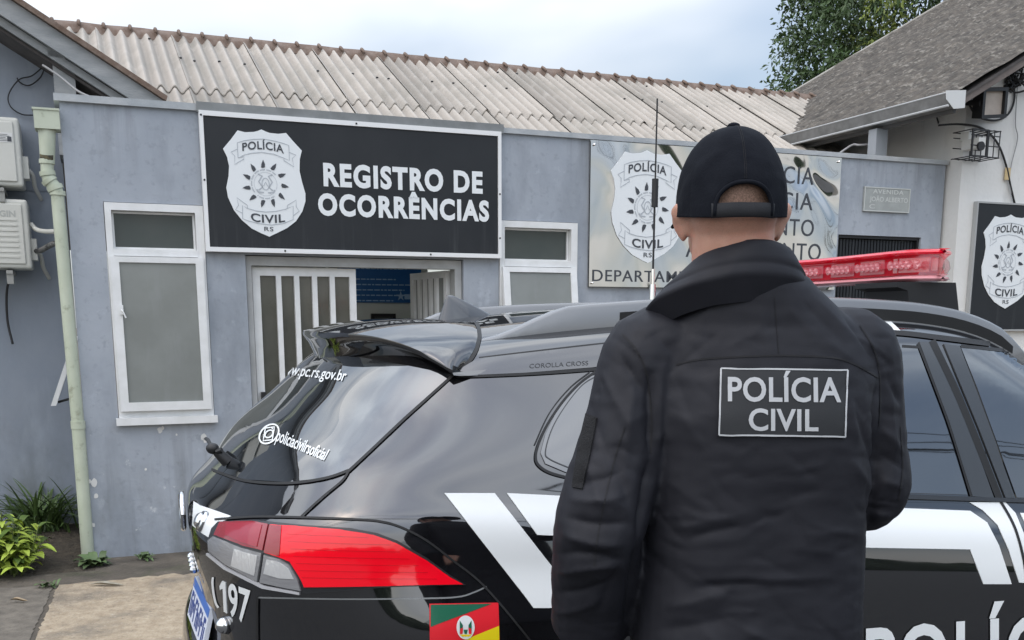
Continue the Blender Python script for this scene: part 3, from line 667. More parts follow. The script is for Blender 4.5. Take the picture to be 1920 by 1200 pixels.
# air conditioners on the recessed wall
def aircon(x1, ytop, ybot, label, logo):
    fo = -.68; u1, z1 = fz(x1, ytop, fo); z0 = fz(x1 + 4, ybot, fo)[1]; u0 = u1 - .82
    a = thing('air_conditioner', label, 'air conditioner', fw(u0 + .4, fo - .15, z0), group='air conditioner units on the left house')
    mb = MB(); mb.box(fw, u0, u1, fo - .29, fo - .006, z0, z1); bm = mb.build('case', ACW, a)
    bv = bm.modifiers.new('bevel', 'BEVEL'); bv.width = .018; bv.segments = 3
    mb = MB(); mb.box(fw, u0 + .03, u1 - .035, fo - .006, fo + .006, z0 + .03, z1 - .03); fp = mb.build('front_panel', ACW, a)
    bv = fp.modifiers.new('bevel', 'BEVEL'); bv.width = .008; bv.segments = 2
    if logo:
        mb = MB()
        for k in range(8):
            z = z0 + .07 + k * .034; mb.box(fw, u1 - .2, u1 - .07, fo + .006, fo + .011, z, z + .012)
        mb.build('louvre', ACW, a)
        mb = MB(); text_on(mb, 'ELGIN', fw, u1 - .225, u1 - .075, z1 - .115, z1 - .075, fo + .0075, .03); mb.build('lettering', M('faded_logo', (.42, .43, .4), .5), a)
    else:
        mb = MB(); mb.box(fw, u1 - .19, u1 - .045, fo + .0065, fo + .0075, z1 - .16, z1 - .1)
        mb.build('rating_label', M('label_paper', (.66, .66, .64), .5), a)
        mb = MB()
        for k in range(5): mb.box(fw, u1 - .18, u1 - .06 - .012 * (k % 3), fo + .008, fo + .0085, z1 - .152 + k * .0095, z1 - .149 + k * .0095)
        mb.box(fw, u1 - .075, u1 - .05, fo + .008, fo + .0085, z1 - .155, z1 - .125); mb.build('label_print', INK, a)
    mb = MB(); mb.box(fw, u1 - .16, u1 - .12, -.99, fo + .02, z0 - .035, z0 - .012); mb.box(fw, u1 - .16, u1 - .12, fo - .03, fo + .01, z0 - .1, z0 - .012); mb.box(fw, u0 + .1, u0 + .14, -.99, fo + .02, z0 - .035, z0 - .012); mb.build('bracket', M('bracket_steel', (.3, .3, .28), .5), a)
    mb = MB(); mb.tube(bez([fw(u1 - .002, fo - .12, z0 + .14), fw(u1 + .05, fo - .14, z0 + .1), fw(u1 + .06, fo - .2, z0 + .02), fw(u1 + .09, -.96, z0 - .05)], 6), .014, 8); mb.build('pipe', M('insulated_pipe', (.5, .5, .47), .8), a, smooth=True)
    mb = MB(); mb.box(fw, u1, u1 + .035, fo - .2, fo - .06, z0 + .06, z0 + .2); mb.build('valve_cover', ACW, a)
aircon(34, 220, 350, 'upper cream air conditioner with a printed rating label at the left edge', False)
aircon(50, 374, 504, 'lower cream air conditioner with moulded louvres at the left edge', True)

def cable(label, pts, r=.006, mat=CABLE, parent=None):
    mb = MB(); mb.tube(bez(pts, 8), r, 6); o = mb.build('cable', mat, smooth=True)
    return tag(o, label, 'cable')
W1 = lambda x, y, o=-.97: fw(*(lambda q: (q[0], o, q[1]))(fz(x, y, o)))
cable('thin black cable looped on the blue wall above the air conditioners', [W1(82, 124), W1(60, 142), W1(35, 150), W1(16, 178), W1(20, 200), W1(40, 214), W1(62, 216)], .0045)
cable('thin black cable sagging between the beam end and the wall hook', [W1(84, 126), W1(75, 146), W1(55, 160), W1(38, 155), W1(32, 146)], .0045)
cable('grey conduit running from the beam end down to the coping', [W1(80, 122, -.55), W1(110, 142, -.5), W1(145, 170, -.42), W1(172, 183, -.3)], .008, GREYC)
cable('black drain hose hanging below the lower air conditioner', [W1(22, 515, -.9), W1(13, 545, -.92), W1(14, 600, -.93), W1(24, 645, -.9)], .008)
cable('white insulated hose from the lower air conditioner to the drainpipe', [W1(58, 420, -.75), W1(68, 430, -.7), W1(85, 434, -.5), W1(102, 434, -.25)], .016, ACW)
cable('bundle of dark cables behind the drainpipe beside the lower air conditioner', [W1(60, 470, -.8), W1(75, 470, -.7), W1(90, 462, -.6), W1(102, 456, -.4)], .018, M('taped_cable', (.2, .2, .19), .6, col2=(.03, .03, .03), nscale=30))

# ------------------------------------------------------------------ right white house
RE, RZ, RS = 6.42, 3.245, tan(radians(29.1)); RO0, RO1 = .55, -3.9
rh = thing('house', 'white rendered house with a mossy grey corrugated roof at the right edge', 'house', fw(8, .15, 0))
def rr(u, dz=0): return RZ + (u - RE) * RS + dz
UC = 6.93
mb = MB(); mb.prism([(UC, -.1), (12, -.1), (12, rr(12, -.12)), (UC, rr(UC, -.12))], fw, .15, -.05); mb.build('wall', WHITEW, rh)
mb = MB(); mb.box(fw, UC + .0, UC + .15, -.051, -4.6, -.1, rr(UC, -.12)); mb.build('side_wall', WHITEW, rh)
rows = []; random.seed(8)
mb = MB()
for i in range(0, 150):
    off = RO0 + (RO1 - RO0) * i / 149; r = []
    for j in range(70):
        u = RE - .04 + (12 - RE) * j / 69; c = int(j / 10)
        p = fw(u, off, 0)
        r.append(fw(u, off, rr(u) + .016 * cos(2 * pi * off / .13) + .022 * (1 - (j % 10) / 10) + .012 * mnoise.noise(p * 5)))
    rows.append(r)
mb.grid(rows); gr_ = mb.build('roof', GREYR, rh, smooth=True, autos=60)
mb = MB()
for i in range(149):
    off = RO0 + (RO1 - RO0) * i / 149
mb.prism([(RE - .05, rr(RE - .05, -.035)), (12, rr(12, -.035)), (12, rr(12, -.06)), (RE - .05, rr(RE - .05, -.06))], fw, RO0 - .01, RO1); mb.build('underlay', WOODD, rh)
mb = MB(); mb.prism([(RE - .06, rr(RE - .06, .03)), (12, rr(12, .03)), (12, rr(12, -.03)), (RE - .06, rr(RE - .06, -.03))], fw, RO1 + .02, RO1 - .07); mb.build('verge_flashing', M('pale_flashing', (.3, .28, .245), .8), rh)
mb = MB(); mb.prism([(RE + .06, rr(RE + .06, -.035)), (12, rr(12, -.035)), (12, rr(12, -.115)), (RE + .1, rr(RE + .1, -.115))], fw, RO0 - .02, RO0 - .05); mb.build('barge_board', M('brown_board', (.17, .145, .13), .8, col2=(.12, .1, .09), nscale=8), rh)
mb = MB()
for k in range(16):
    u = RE + .1; off = RO0 - .3 - k * .27; MB().prism([(RE + .02, rr(RE + .02, -.07)), (UC + .4, rr(UC + .4, -.07)), (UC + .4, rr(UC + .4, -.15)), (RE + .02, rr(RE + .02, -.13))], fw, off, off - .05).build('rafter', WOODD, rh)
mb = MB(); rows = []
for off in (RO0 + .03, RO1):
    rows.append([fw(RE + x, off, RZ + z) for x, z in ((.03, -.005), (-.105, .005), (-.118, -.0), (-.115, -.012), (-.1, -.085), (-.03, -.1), (.03, -.1))])
mb.grid(rows); mb.add(rows[0], [tuple(range(7))]); gt = mb.build('gutter', M('shade_dark_gutter', (.12, .12, .115), .5, col2=(.2, .2, .195), nscale=7), rh)  # shade inside the gutter put into its face colour
mb = MB(); mb.box(fw, RE + .0, RE + .028, RO0 - .02, RO1, RZ - .13, RZ - .02); mb.build('fascia', M('grey_fascia', (.10, .10, .10), .7), rh)
mb = MB(); mb.tube([fw(RE - .1, RO0 + .03, RZ - .092), fw(RE - .1, RO1, RZ - .092)], .009, 6); mb.tube([fw(RE - .116, RO0 + .03, RZ + .002), fw(RE - .116, RO1, RZ + .002)], .006, 6); mb.build('gutter_lip', M('pale_gutter_edge', (.45, .46, .46), .4), gt)
mb = MB(); mb.prism([(RE - .14, RZ + .012), (RE + .06, RZ + .03), (RE + .06, RZ - .10), (RE - .05, RZ - .115), (RE - .13, RZ - .05)], fw, RO0 + .033, RO0 + .036); mb.build('gutter_end_cap', M('pale_metal', (.6, .61, .6), .45), gt)
mb = MB(); cu0 = fz(1652, 290, -.25)[0]; mb.box(fw, cu0 - .07, cu0 + .05, -.24, -.34, 2.6, 3.12); mb.build('post', M('grey_post', (.3, .32, .34), .7), rh)

# sign with badge on the white wall
bs = thing('sign_board', 'black sign with a white badge on the white wall at the right edge', 'sign', fw(7.1, .17, 1.6))
mb = MB(); mb.box(fw, 7.105, 8.75, .152, .19, 1.45, 2.5); mb.build('panel', SIGNB, bs)
mb = MB(); frame_on(mb, fw, 7.09, 8.765, 1.435, 2.515, .153, .196, .014); mb.build('frame', M('grey_sign_edge', (.35, .36, .36), .5), bs)
ub0 = fz(1838, 500, .19)[0]; zt_ = fz(1890, 404, .19)[1]; zb_ = fz(1895, 577, .19)[1]; hh = (zt_ - zb_) * 1.02
badge(bs, ub0 + .387 * hh, (zt_ + zb_) / 2, hh, .1915)
# floodlight
lu, lz = fz(1866, 192, .36)
fl = thing('floodlight', 'square black floodlight fixed high on the white wall', 'floodlight', fw(lu, .2, lz))
def ff(a, d, c): an = radians(-14); ti = radians(10); return fw(lu + a * cos(an) - d * sin(an) * .3, .34 + d, lz + c * cos(ti) + a * .1 - d * .2)
mb = MB(); frame_on(mb, ff, -.135, .135, -.12, .12, -.05, .02, .028); mb.box(ff, -.135, .135, -.08, -.05, -.12, .12); mb.build('housing', BLK, fl)
mb = MB(); mb.box(ff, -.107, .107, -.02, -.01, -.092, .092); mb.build('glass', M('lamp_glass', (.55, .48, .41), .35, ior=1.4, col2=(.42, .36, .31), nscale=5), fl)
mb = MB(); mb.box(ff, -.15, -.137, -.19, .0, -.02, .02); mb.box(ff, .137, .15, -.19, .0, -.02, .02); mb.box(ff, -.15, .15, -.19, -.17, -.02, .02); mb.build('bracket', BLK, fl)
# caged camera
ku0, kz1 = fz(1812, 243, .3); ku1, kz0 = fz(1843, 298, .3)
cg = thing('security_camera', 'small white security camera inside a black wire cage on the white wall', 'camera', fw(ku0, .2, kz0))
mb = MB(); c0, c1 = ku0, ku0 + .31
frame_on(mb, fw, c0, c0 + .17, kz0, kz1, .36, .372, .013)
for off in (.36, .17):
    for z in (kz0 + .006, kz0 + .09, kz0 + .17, kz1 - .006): mb.tube([fw(c0, off, z), fw(c1, off, z)], .0045, 6)
    for k in range(3): u = c0 + .185 + k * .06; mb.tube([fw(u, off, kz0), fw(u, off, kz1)], .0045, 6)
for z in (kz0 + .004, kz1 - .004):
    for k in range(5): u = c0 + .004 + k * (c1 - c0 - .008) / 4; mb.tube([fw(u, .366, z), fw(u, .155, z)], .0045, 6)
mb.build('cage', BLK, cg)
mb = MB(); mb.box(fw, c0 + .06, c0 + .13, .2, .38, kz0 + .07, kz0 + .15); mb.box(fw, c0 + .07, c0 + .12, .16, .26, kz0 + .15, kz1); bm = mb.build('body', M('camera_white', (.6, .6, .57), .4), cg)
mb = MB(); mb.tube([fw(c0 + .075, .381, kz0 + .08), fw(c0 + .075, .40, kz0 + .08)], .036, 14); mb.build('lens', BLK, cg)
R1 = lambda x, y, o=.17: fw(*(lambda q: (q[0], o, q[1]))(fz(x, y, o)))
cable('black cable looping round the floodlight', [R1(1812, 178), R1(1822, 205), R1(1842, 222), R1(1870, 225), R1(1892, 212), R1(1902, 185), R1(1900, 155)], .009)
cable('black cable running past the caged camera down the white wall', [R1(1760, 235), R1(1800, 233), R1(1840, 240), R1(1868, 265), R1(1885, 305), R1(1895, 350), R1(1905, 392)], .009)
cable('thin pale cable hanging beside the yellow tag on the white wall', [R1(1908, 160), R1(1904, 230), R1(1908, 260), R1(1896, 310), R1(1893, 345), R1(1903, 380)], .004, GREYC)
cable('dark cable loop hanging under the gutter on the shaded side wall', [R1(1700, 240, -.6), R1(1706, 270, -.55), R1(1725, 285, -.5), R1(1755, 280, -.4), R1(1765, 262, -.3), R1(1755, 235, -.2)], .007)
cable('dark cable drooping from the gutter end to the wall', [R1(1752, 207, -.1), R1(1760, 240, -.2), R1(1740, 250, -.5), R1(1700, 252, -.7)], .007)
cable('grey cable bent round the post under the gutter', [R1(1575, 287, -.5), R1(1598, 272, -.5), R1(1612, 272, -.45), R1(1640, 270, -.4)], .01, GREYC)
mb = MB(); u, z = fz(1889, 326, .17); mb.box(fw, u - .03, u + .03, .168, .174, z - .05, z + .05); tag(mb.build('tag', M('yellow_tag', (.55, .42, .22), .6)), 'small yellowish tag hanging on the cable of the white wall', 'tag')
mb = MB(); random.seed(2)
for k in range(26):
    c = R1(1905 + random.uniform(-14, 14), 140 + random.uniform(-24, 24), .2); d = Vector((random.uniform(-.1, .1), random.uniform(-.03, .03), random.uniform(-.1, .1)))
    mb.tube(bez([c - d, c + Vector((random.uniform(-.04, .04), .02, random.uniform(-.04, .04))), c + d], 4), .008, 6)
tag(mb.build('cable_tangle', CABLE, smooth=True), 'tangle of black cables under the barge board of the white house', 'cables')

# ------------------------------------------------------------------ dark hedge added behind the camera for the car paint and glass to mirror
random.seed(21)
hd = MB(); rows = []
for i in range(90):
    x = -40 + 80 * i / 89; r = []
    for j in range(12):
        a = pi * j / 11; h = 1.9 + .5 * mnoise.noise(Vector((x * .16, 3, 0))) + .5 * mnoise.noise(Vector((x * .7, 9, 0)))
        n_ = mnoise.noise(Vector((x * .8, j * .9, 2)))
        r.append(Vector((x, -15 - 1.8 * cos(a) + .5 * n_, max(0, h * sin(a) + .5 * n_ * sin(a)))))
    rows.append(r)
hd.grid(rows); ho = hd.build('hedge', M('dark_foliage', (.02, .03, .014), .8, col2=(.045, .06, .025), nscale=3, bump=1, bscale=6, bdist=.2), smooth=True)
tag(ho, 'dark hedge added out of view behind the viewer to darken the car reflections', 'hedge')

# ------------------------------------------------------------------ police car
car = thing('police_car', 'black and white police car with a red light bar parked in front of the station', 'police car', CO, CY)
def pw(x, n): return abs(x) ** n
# rings: z, half width, rear s at the middle, rear corner length, front s, front corner length, wedge weight, arch weight
RINGS = [(.17, .74, .12, .45, 4.20, .8, 0, 0), (.24, .85, .0, .52, 4.36, .8, 0, 0), (.32, .885, -.05, .54, 4.42, .85, 0, 0), (.46, .905, -.075, .55, 4.44, .9, 0, 0), (.58, .912, -.07, .55, 4.43, .9, 0, 0),
 (.645, .912, -.05, .55, 4.41, .9, 0, 0), (.67, .911, -.012, .55, 4.41, .9, .05, 0), (.75, .908, -.012, .55, 4.40, .9, .15, 0), (.82, .905, -.022, .545, 4.38, .9, .35, 0), (.89, .900, -.034, .54, 4.34, .9, .7, 0),
 (.945, .893, -.038, .535, 4.28, .9, .95, 0), (.985, .886, -.036, .53, 4.2, .9, 1, 0), (1.02, .873, -.026, .53, 4.05, .9, 1, 0), (1.045, .857, -.004, .53, 3.75, .9, 1, 0), (1.065, .844, .022, .52, 3.45, .7, 1, 0),
 (1.10, .828, .05, .52, 3.36, .6, 1, .05), (1.18, .795, .095, .51, 3.2, .6, .75, .2), (1.28, .75, .15, .52, 3.02, .6, .4, .5), (1.38, .703, .212, .50, 2.84, .6, .1, .85), (1.44, .675, .262, .47, 2.72, .6, 0, 1),
 (1.475, .655, .305, .44, 2.64, .55, 0, 1), (1.508, .628, .35, .41, 2.56, .5, 0, 1), (1.532, .588, .39, .39, 2.48, .5, 0, 1), (1.552, .51, .45, .36, 2.38, .5, 0, 1), (1.567, .38, .53, .32, 2.24, .4, 0, 1), (1.576, .2, .7, .2, 2.05, .3, 0, 1), (1.579, .03, .9, .03, 1.8, .04, 0, 1)]
def wedge(s): return .085 * (1.2 - min(s, 2.6)) * sm(0, .35, s)
def arch(s): return -.066 * (s - 1.6) ** 2
def flare(s, z):
    f = 0
    for c in (.87, 3.5): f += .030 * sm(.62, .40, abs(s - c)) * sm(.93, .80, z) * sm(.1, .4, z)
    return f
NR, NS, NF = 30, 62, 26
def ring(R):
    z, W, sr, Lr, sf, Lf, ww, aw = R; pts = []
    for i in range(NR):
        a = (pi / 2) * (i / NR); n = 2.8                         # rear half from the middle to the side
        cs, sn = cos(a), sin(a); k = (cs ** n + sn ** n) ** (-1 / n) if 0 < i else 1
        x, y = cs * k, sn * k; pts.append((sr + Lr - Lr * x, W * y))
    for i in range(NS): pts.append((sr + Lr + (sf - Lf - sr - Lr) * i / NS, W))
    for i in range(NF + 1):
        a = (pi / 2) * (i / NF); n = 2.5; cs, sn = sin(a), cos(a); k = (cs ** n + sn ** n) ** (-1 / n)
        pts.append((sf - Lf + Lf * cs * k, W * sn * k if i < NF else 0))
    out = []
    for s, l in pts:
        zz = z + wedge(s) * ww + arch(s) * aw
        out.append((s, l + (flare(s, z) * min(1, l / max(W, .01)) if l > .5 else 0), zz))
    return out
# refine the ring list with a smooth spline so that the flanks are curved
RA = np.array(RINGS); KN = np.cumsum([0] + [max(abs(RINGS[i + 1][0] - RINGS[i][0]), .02) + .6 * abs(RINGS[i + 1][1] - RINGS[i][1]) for i in range(len(RINGS) - 1)])
def pchip(x, y, q):
    h = np.diff(x); d = np.diff(y) / h; m = np.zeros_like(y)
    for i in range(1, len(y) - 1):
        if d[i - 1] * d[i] > 0: w1, w2 = 2 * h[i] + h[i - 1], h[i] + 2 * h[i - 1]; m[i] = (w1 + w2) / (w1 / d[i - 1] + w2 / d[i])
    m[0], m[-1] = d[0], d[-1]; i = np.clip(np.searchsorted(x, q) - 1, 0, len(h) - 1); t = (q - x[i]) / h[i]
    return (2 * t**3 - 3 * t**2 + 1) * y[i] + (t**3 - 2 * t**2 + t) * h[i] * m[i] + (-2 * t**3 + 3 * t**2) * y[i + 1] + (t**3 - t**2) * h[i] * m[i + 1]
q = np.concatenate([np.linspace(KN[i], KN[i + 1], 4)[:-1] for i in range(len(KN) - 1)] + [[KN[-1]]])
RF = np.stack([pchip(KN, RA[:, c], q) for c in range(8)], 1)
for _ in range(5):
    RF[1:-1] = (RF[:-2] + 2 * RF[1:-1] + RF[2:]) / 4
rows = []
for R in RF:
    h = ring(R); full = [(s, l, z) for s, l, z in h] + [(s, -l, z) for s, l, z in h[-2:0:-1]]
    rows.append([cw(*p) for p in full])
body_mb = MB(); body_mb.grid(rows, wrap=True, capa=True, capb=True)
body = body_mb.build('body', PAINT, car, smooth=True)
BV = BVHTree.FromPolygons(body_mb.v, [tuple(f) for f in body_mb.f])
def hit(x, y, bv=None):
    d = ray(x, y); h = (bv or BV).ray_cast(CAMP, d)
    if h[0] is None: return None, None
    n = h[1].normalized()
    if n.dot(d) > 0: n = -n
    return h[0], n
# smooth shading normal of the body surface near a point
def decal(name, polys, mat, parent=None, off=.002, step=9, skirt=.004, bv=None, inner=None):
    """pieces cut to an outline and laid on the curved body, a hair proud of it"""
    if polys and not isinstance(polys[0], (list,)): polys = [polys]
    mb = MB()
    for poly in polys:
        bd = []
        for i in range(len(poly)):
            a = Vector(poly[i]); b = Vector(poly[(i + 1) % len(poly)]); n = max(1, int((b - a).length / step))
            for k in range(n): bd.append(a + (b - a) * k / n)
        nb = len(bd); x0, x1 = min(p.x for p in bd), max(p.x for p in bd); y0, y1 = min(p.y for p in bd), max(p.y for p in bd)
        pts = list(bd); x = x0 + step / 2
        def inside(p):
            c = False; j = nb - 1
            for i in range(nb):
                if (bd[i].y > p.y) != (bd[j].y > p.y) and p.x < (bd[j].x - bd[i].x) * (p.y - bd[i].y) / (bd[j].y - bd[i].y) + bd[i].x: c = not c
                j = i
            return c
        while x < x1:
            y = y0 + step / 2
            while y < y1:
                p = Vector((x, y))
                if inside(p) and min((p - b).length for b in bd) > step * .35: pts.append(p)
                y += step
            x += step
        r = delaunay_2d_cdt(pts, [(i, (i + 1) % nb) for i in range(nb)], [], 1, 1e-4)
        V = []; ok = []
        for p in r[0]:
            h, n = hit(p.x, p.y, bv); ok.append(h is not None)
            V.append((h + n * off) if h else Vector((0, 0, 0)))
        F = [f for f in r[2] if all(ok[i] for i in f) and max((V[f[i]] - V[f[i - 1]]).length for i in range(3)) < .35]
        if skirt:
            ec = {}
            for f in F:
                for i in range(len(f)): e = (f[i], f[(i + 1) % len(f)]); ec[tuple(sorted(e))] = ec.get(tuple(sorted(e)), 0) + 1
            base = len(V); be = [e for e, c in ec.items() if c == 1]; idx = {}
            V2 = list(V)
            for e in be:
                for i in e:
                    if i not in idx:
                        h, n = hit(r[0][i].x, r[0][i].y, bv); idx[i] = len(V2); V2.append(V[i] - n * skirt)
            F = list(F) + [(a, b, idx[b], idx[a]) for a, b in be]; V = V2
        mb.add(V, F)
    return mb.build(name, mat, parent or car, smooth=True, autos=50)
def line(name, pts, wpx, mat, off=.0016, parent=None, curved=True, bv=None, mb=None):
    own = mb is None; mb = mb or MB()
    P = [Vector((p.x, p.y)) for p in bez([(a, b, 0) for a, b in pts], 10)] if curved else [Vector(p) for p in pts]
    Q = []
    for i in range(len(P) - 1):
        n = max(1, int((P[i + 1] - P[i]).length / 6))
        for k in range(n): Q.append(P[i] + (P[i + 1] - P[i]) * k / n)
    Q.append(P[-1]); V = []; prev = None; Fs = []
    for i, p in enumerate(Q):
        d = (Q[min(i + 1, len(Q) - 1)] - Q[max(i - 1, 0)]).normalized(); s = Vector((-d.y, d.x)) * wpx / 2
        h1, n1 = hit(p.x + s.x, p.y + s.y, bv); h2, n2 = hit(p.x - s.x, p.y - s.y, bv)
        if h1 is None or h2 is None or (h1 - h2).length > .1: prev = None; continue
        V += [h1 + n1 * off, h2 + n2 * off]; k = len(V) - 2
        if prev is not None and (V[k] - V[prev]).length < .15: Fs.append((prev, prev + 1, k + 1, k))
        prev = k
    mb.add(V, Fs)
    return mb.build(name, mat, parent or car) if own else None
def text_px(name, s, quad, mat, parent=None, off=.002, bold=.0, space=1.0, bv=None, mb=None, maxe=8):
    """lettering stretched over a pixel quad BL BR TR TL and laid on the surface"""
    vs, fs = text_fit(s, bold, space); bm = bmesh.new()
    BL, BR, TR, TL = [Vector(p) for p in quad]
    bvs = []
    for x, y in vs:
        p = (BL * (1 - x) + BR * x) * (1 - y) + (TL * (1 - x) + TR * x) * y; bvs.append(bm.verts.new((p.x, p.y, 0)))
    for f in fs:
        try: bm.faces.new([bvs[i] for i in f])
        except ValueError: pass
    for _ in range(3):
        es = [e for e in bm.edges if e.calc_length() > maxe]
        if not es: break
        bmesh.ops.subdivide_edges(bm, edges=es, cuts=1, use_grid_fill=False); bmesh.ops.triangulate(bm, faces=bm.faces[:])
    bm.verts.index_update(); V = []; ok = []
    for v in bm.verts:
        h, n = hit(v.co.x, v.co.y, bv); ok.append(h is not None); V.append(h + n * off if h else Vector((0, 0, 0)))
    F = [tuple(v.index for v in f.verts) for f in bm.faces]; F = [f for f in F if all(ok[i] for i in f) and max((V[f[i]] - V[f[i - 1]]).length for i in range(3)) < .2]
    bm.free(); own = mb is None; mb = mb or MB(); mb.add(V, F)
    return mb.build(name, mat, parent or car) if own else None

# glass
rg = decal('rear_window', [(398, 880), (440, 832), (480, 790), (540, 728), (590, 676), (620, 668), (680, 672), (770, 688), (850, 704), (760, 784), (700, 842), (655, 883), (610, 897), (540, 905), (460, 900)], CARGL, off=.003)
qg = decal('quarter_window', [(1104, 706), (1074, 732), (1044, 770), (1022, 815), (1013, 850), (1022, 870), (1060, 886), (1140, 900), (1230, 908), (1230, 690)], CARGL, off=.003)
dg_ = decal('rear_door_window', [(1262, 690), (1450, 660), (1600, 648), (1680, 645), (1716, 646), (1770, 790), (1813, 928), (1690, 924), (1500, 918), (1262, 908)], CARGL, off=.003)
fg_ = decal('front_door_window', [(1800, 651), (1920, 664), (2000, 696), (2058, 744), (2105, 820), (2135, 900), (2140, 938), (2060, 938), (1905, 933), (1868, 830), (1830, 725)], CARGL, off=.003, step=14)
# black and satin trims
decal('roof_side_trim', [(868, 690), (895, 674), (980, 664), (1130, 647), (1300, 634), (1660, 628), (1660, 640), (1300, 662), (1110, 690), (985, 700), (856, 706)], PAINT, off=.004)
decal('window_pillar', [(1722, 642), (1748, 642), (1800, 760), (1862, 934), (1822, 931), (1778, 790)], BPIL, off=.004)
decal('window_pillar', [(1768, 646), (1798, 650), (1830, 735), (1866, 832), (1900, 934), (1884, 934), (1832, 800)], BPIL, off=.004)
decal('belt_moulding', [(1262, 909), (1500, 920), (1690, 927), (1820, 932), (1920, 936), (2140, 941), (2140, 948), (1920, 943), (1820, 940), (1690, 936), (1500, 929), (1262, 918)], CTRIM, off=.006)
mb = MB()
for p, wd, cv in [([(893, 606), (899, 622), (898, 640), (890, 664), (870, 690), (850, 704)], 7, True), ([(850, 704), (760, 785), (700, 842), (655, 884)], 5, False), ([(655, 883), (610, 898), (540, 907), (460, 902), (398, 881)], 5, True), ([(655, 883), (642, 903), (605, 934), (566, 970)], 4, True),
    ([(898, 673), (980, 663), (1130, 646), (1260, 634), (1420, 626)], 4, True), ([(1500, 622), (1660, 624), (1760, 634), (1920, 656), (2050, 684)], 9, True), ([(856, 707), (985, 702), (1104, 694), (1200, 684)], 6, True),
    ([(1116, 698), (1084, 722), (1050, 760), (1020, 808), (1004, 852), (1012, 876), (1050, 893), (1140, 908), (1240, 916)], 5, True), ([(1106, 698), (1068, 728), (1030, 775), (1002, 835)], 2.5, True),
    ([(1246, 690), (1246, 916)], 8, False), ([(1746, 640), (1800, 755), (1872, 936)], 13, True), ([(1872, 936), (1905, 1000), (1925, 1100), (1930, 1260)], 5, True), ([(1720, 645), (1776, 790), (1820, 931)], 5, True), ([(1690, 650), (1722, 652)], 5, False), ([(1800, 650), (1920, 662)], 6, False),
    ([(404, 975), (480, 970), (566, 971), (660, 974), (712, 978), (752, 989), (800, 1014), (850, 1052), (905, 1097), (985, 1190), (1020, 1240)], 4, True), ([(484, 1118), (484, 1240)], 4, False)]:
    line('', p, wd, None, off=.0045 if wd == 13 else .0035, curved=cv, mb=mb)
mb.build('panel_gap', RUBBER, car)
line('seam_highlight', [(484, 1120), (640, 1123), (800, 1122), (860, 1119), (890, 1110), (912, 1100)], 3, GUT)  # edge highlight along the bumper gap, painted as a light grey line
line('window_surround', [(1118, 706), (1090, 724), (1058, 764), (1034, 806), (1022, 848), (1030, 862), (1066, 878)], 2, CTRIM, off=.0042)

# tail light
tl = decal('tail_light', [(412, 980), (480, 977), (560, 985), (660, 991), (708, 1000), (745, 1014), (800, 1046), (845, 1080), (872, 1097), (720, 1101), (575, 1112), (500, 1094), (430, 1060), (396, 1036), (393, 1014), (400, 992)], CTRIM, off=.006, skirt=.012)
tl['label'] = 'red and clear wrap-around tail light'
TB = MB()
def lens(name, poly, mat, off=.011): return decal(name, poly, mat, tl, off=off, step=7, skirt=.006)
lens('tailgate_lens', [(418, 982), (480, 981), (508, 986), (498, 1032), (462, 1024), (408, 1004)], REDD)
lens('inner_red_panel', [(432, 985), (480, 984), (498, 988), (489, 1026), (462, 1019), (430, 1006)], M('bright_red_panel', (.33, .01, .025), .2, coat=.6), off=.0125)
lens('side_lens', [(512, 987), (560, 989), (640, 994), (700, 1003), (742, 1018), (798, 1050), (842, 1083), (866, 1096), (720, 1098), (574, 1099), (566, 1080), (548, 1052), (528, 1044), (502, 1036)], REDL)
lens('dark_corner', [(512, 988), (534, 989), (530, 1042), (502, 1035)], REDD, off=.0125)
lens('reversing_lens', [(407, 1007), (460, 1028), (496, 1037), (488, 1089), (430, 1058), (398, 1033), (397, 1014)], CLEARL)
lens('indicator_lens', [(501, 1040), (530, 1048), (548, 1060), (562, 1085), (568, 1106), (493, 1091)], CLEARL)
BRT = M('bright_reflector', (.78, .78, .77), .2, metal=.5, coat=.8, bump=.5, bscale=90, bdist=.005, stretch=(1.5, 1.5, .4))
lens('reflector', [(447, 1030), (490, 1042), (484, 1078), (441, 1060)], BRT, off=.0125)
lens('reflector', [(507, 1048), (530, 1053), (546, 1064), (556, 1084), (528, 1082), (501, 1074)], BRT, off=.0125)
lens('lens_edge', [(396, 1036), (430, 1062), (500, 1096), (566, 1109), (566, 1113), (498, 1101), (428, 1066), (395, 1040)], M('grey_lens_edge', (.45, .45, .46), .2, coat=.5), off=.0125)
mb = MB()
for k in range(7):
    y = 1000 + k * 13; line('', [(540 + 5 * k, y + 3), (640 + 12 * k, y + 6), (715 + 17 * k if k else 690, y + 8)], 1.1, None, off=.0118, mb=mb)
for k in range(5): pass
mb.build('lens_rib', M('lens_rib', (.62, .005, .015), .12, coat=.5), tl)

# white livery
decal('white_stripe', [(833, 925), (927, 925), (1033, 1060), (1090, 1140), (1000, 1140), (984, 1118)], DECAL, off=.0022)
decal('white_stripe', [(950, 925), (1300, 942), (1690, 953), (1818, 958), (1850, 980), (1872, 1022), (1896, 1095), (1843, 1095), (1818, 1030), (1635, 1027), (1300, 1015), (1007, 1003)], DECAL, off=.0022)
decal('white_stripe', [(1817, 942), (1884, 942), (1903, 962), (1925, 1015), (1946, 1095), (1910, 1092), (1890, 1030), (1870, 985), (1842, 957)], DECAL, off=.0022)
decal('white_stripe', [(1912, 962), (1990, 965), (2040, 1095), (1965, 1095), (1935, 1010)], DECAL, off=.0022)
decal('roof_stripe', [(1560, 560), (1600, 578), (1640, 582), (1662, 596), (1688, 621), (1560, 616)], DECAL, off=.0024)
decal('tailgate_band', [(364, 940), (376, 948), (434, 968), (410, 984), (396, 1010), (380, 1000), (362, 985)], DECAL, off=.0022, step=5)
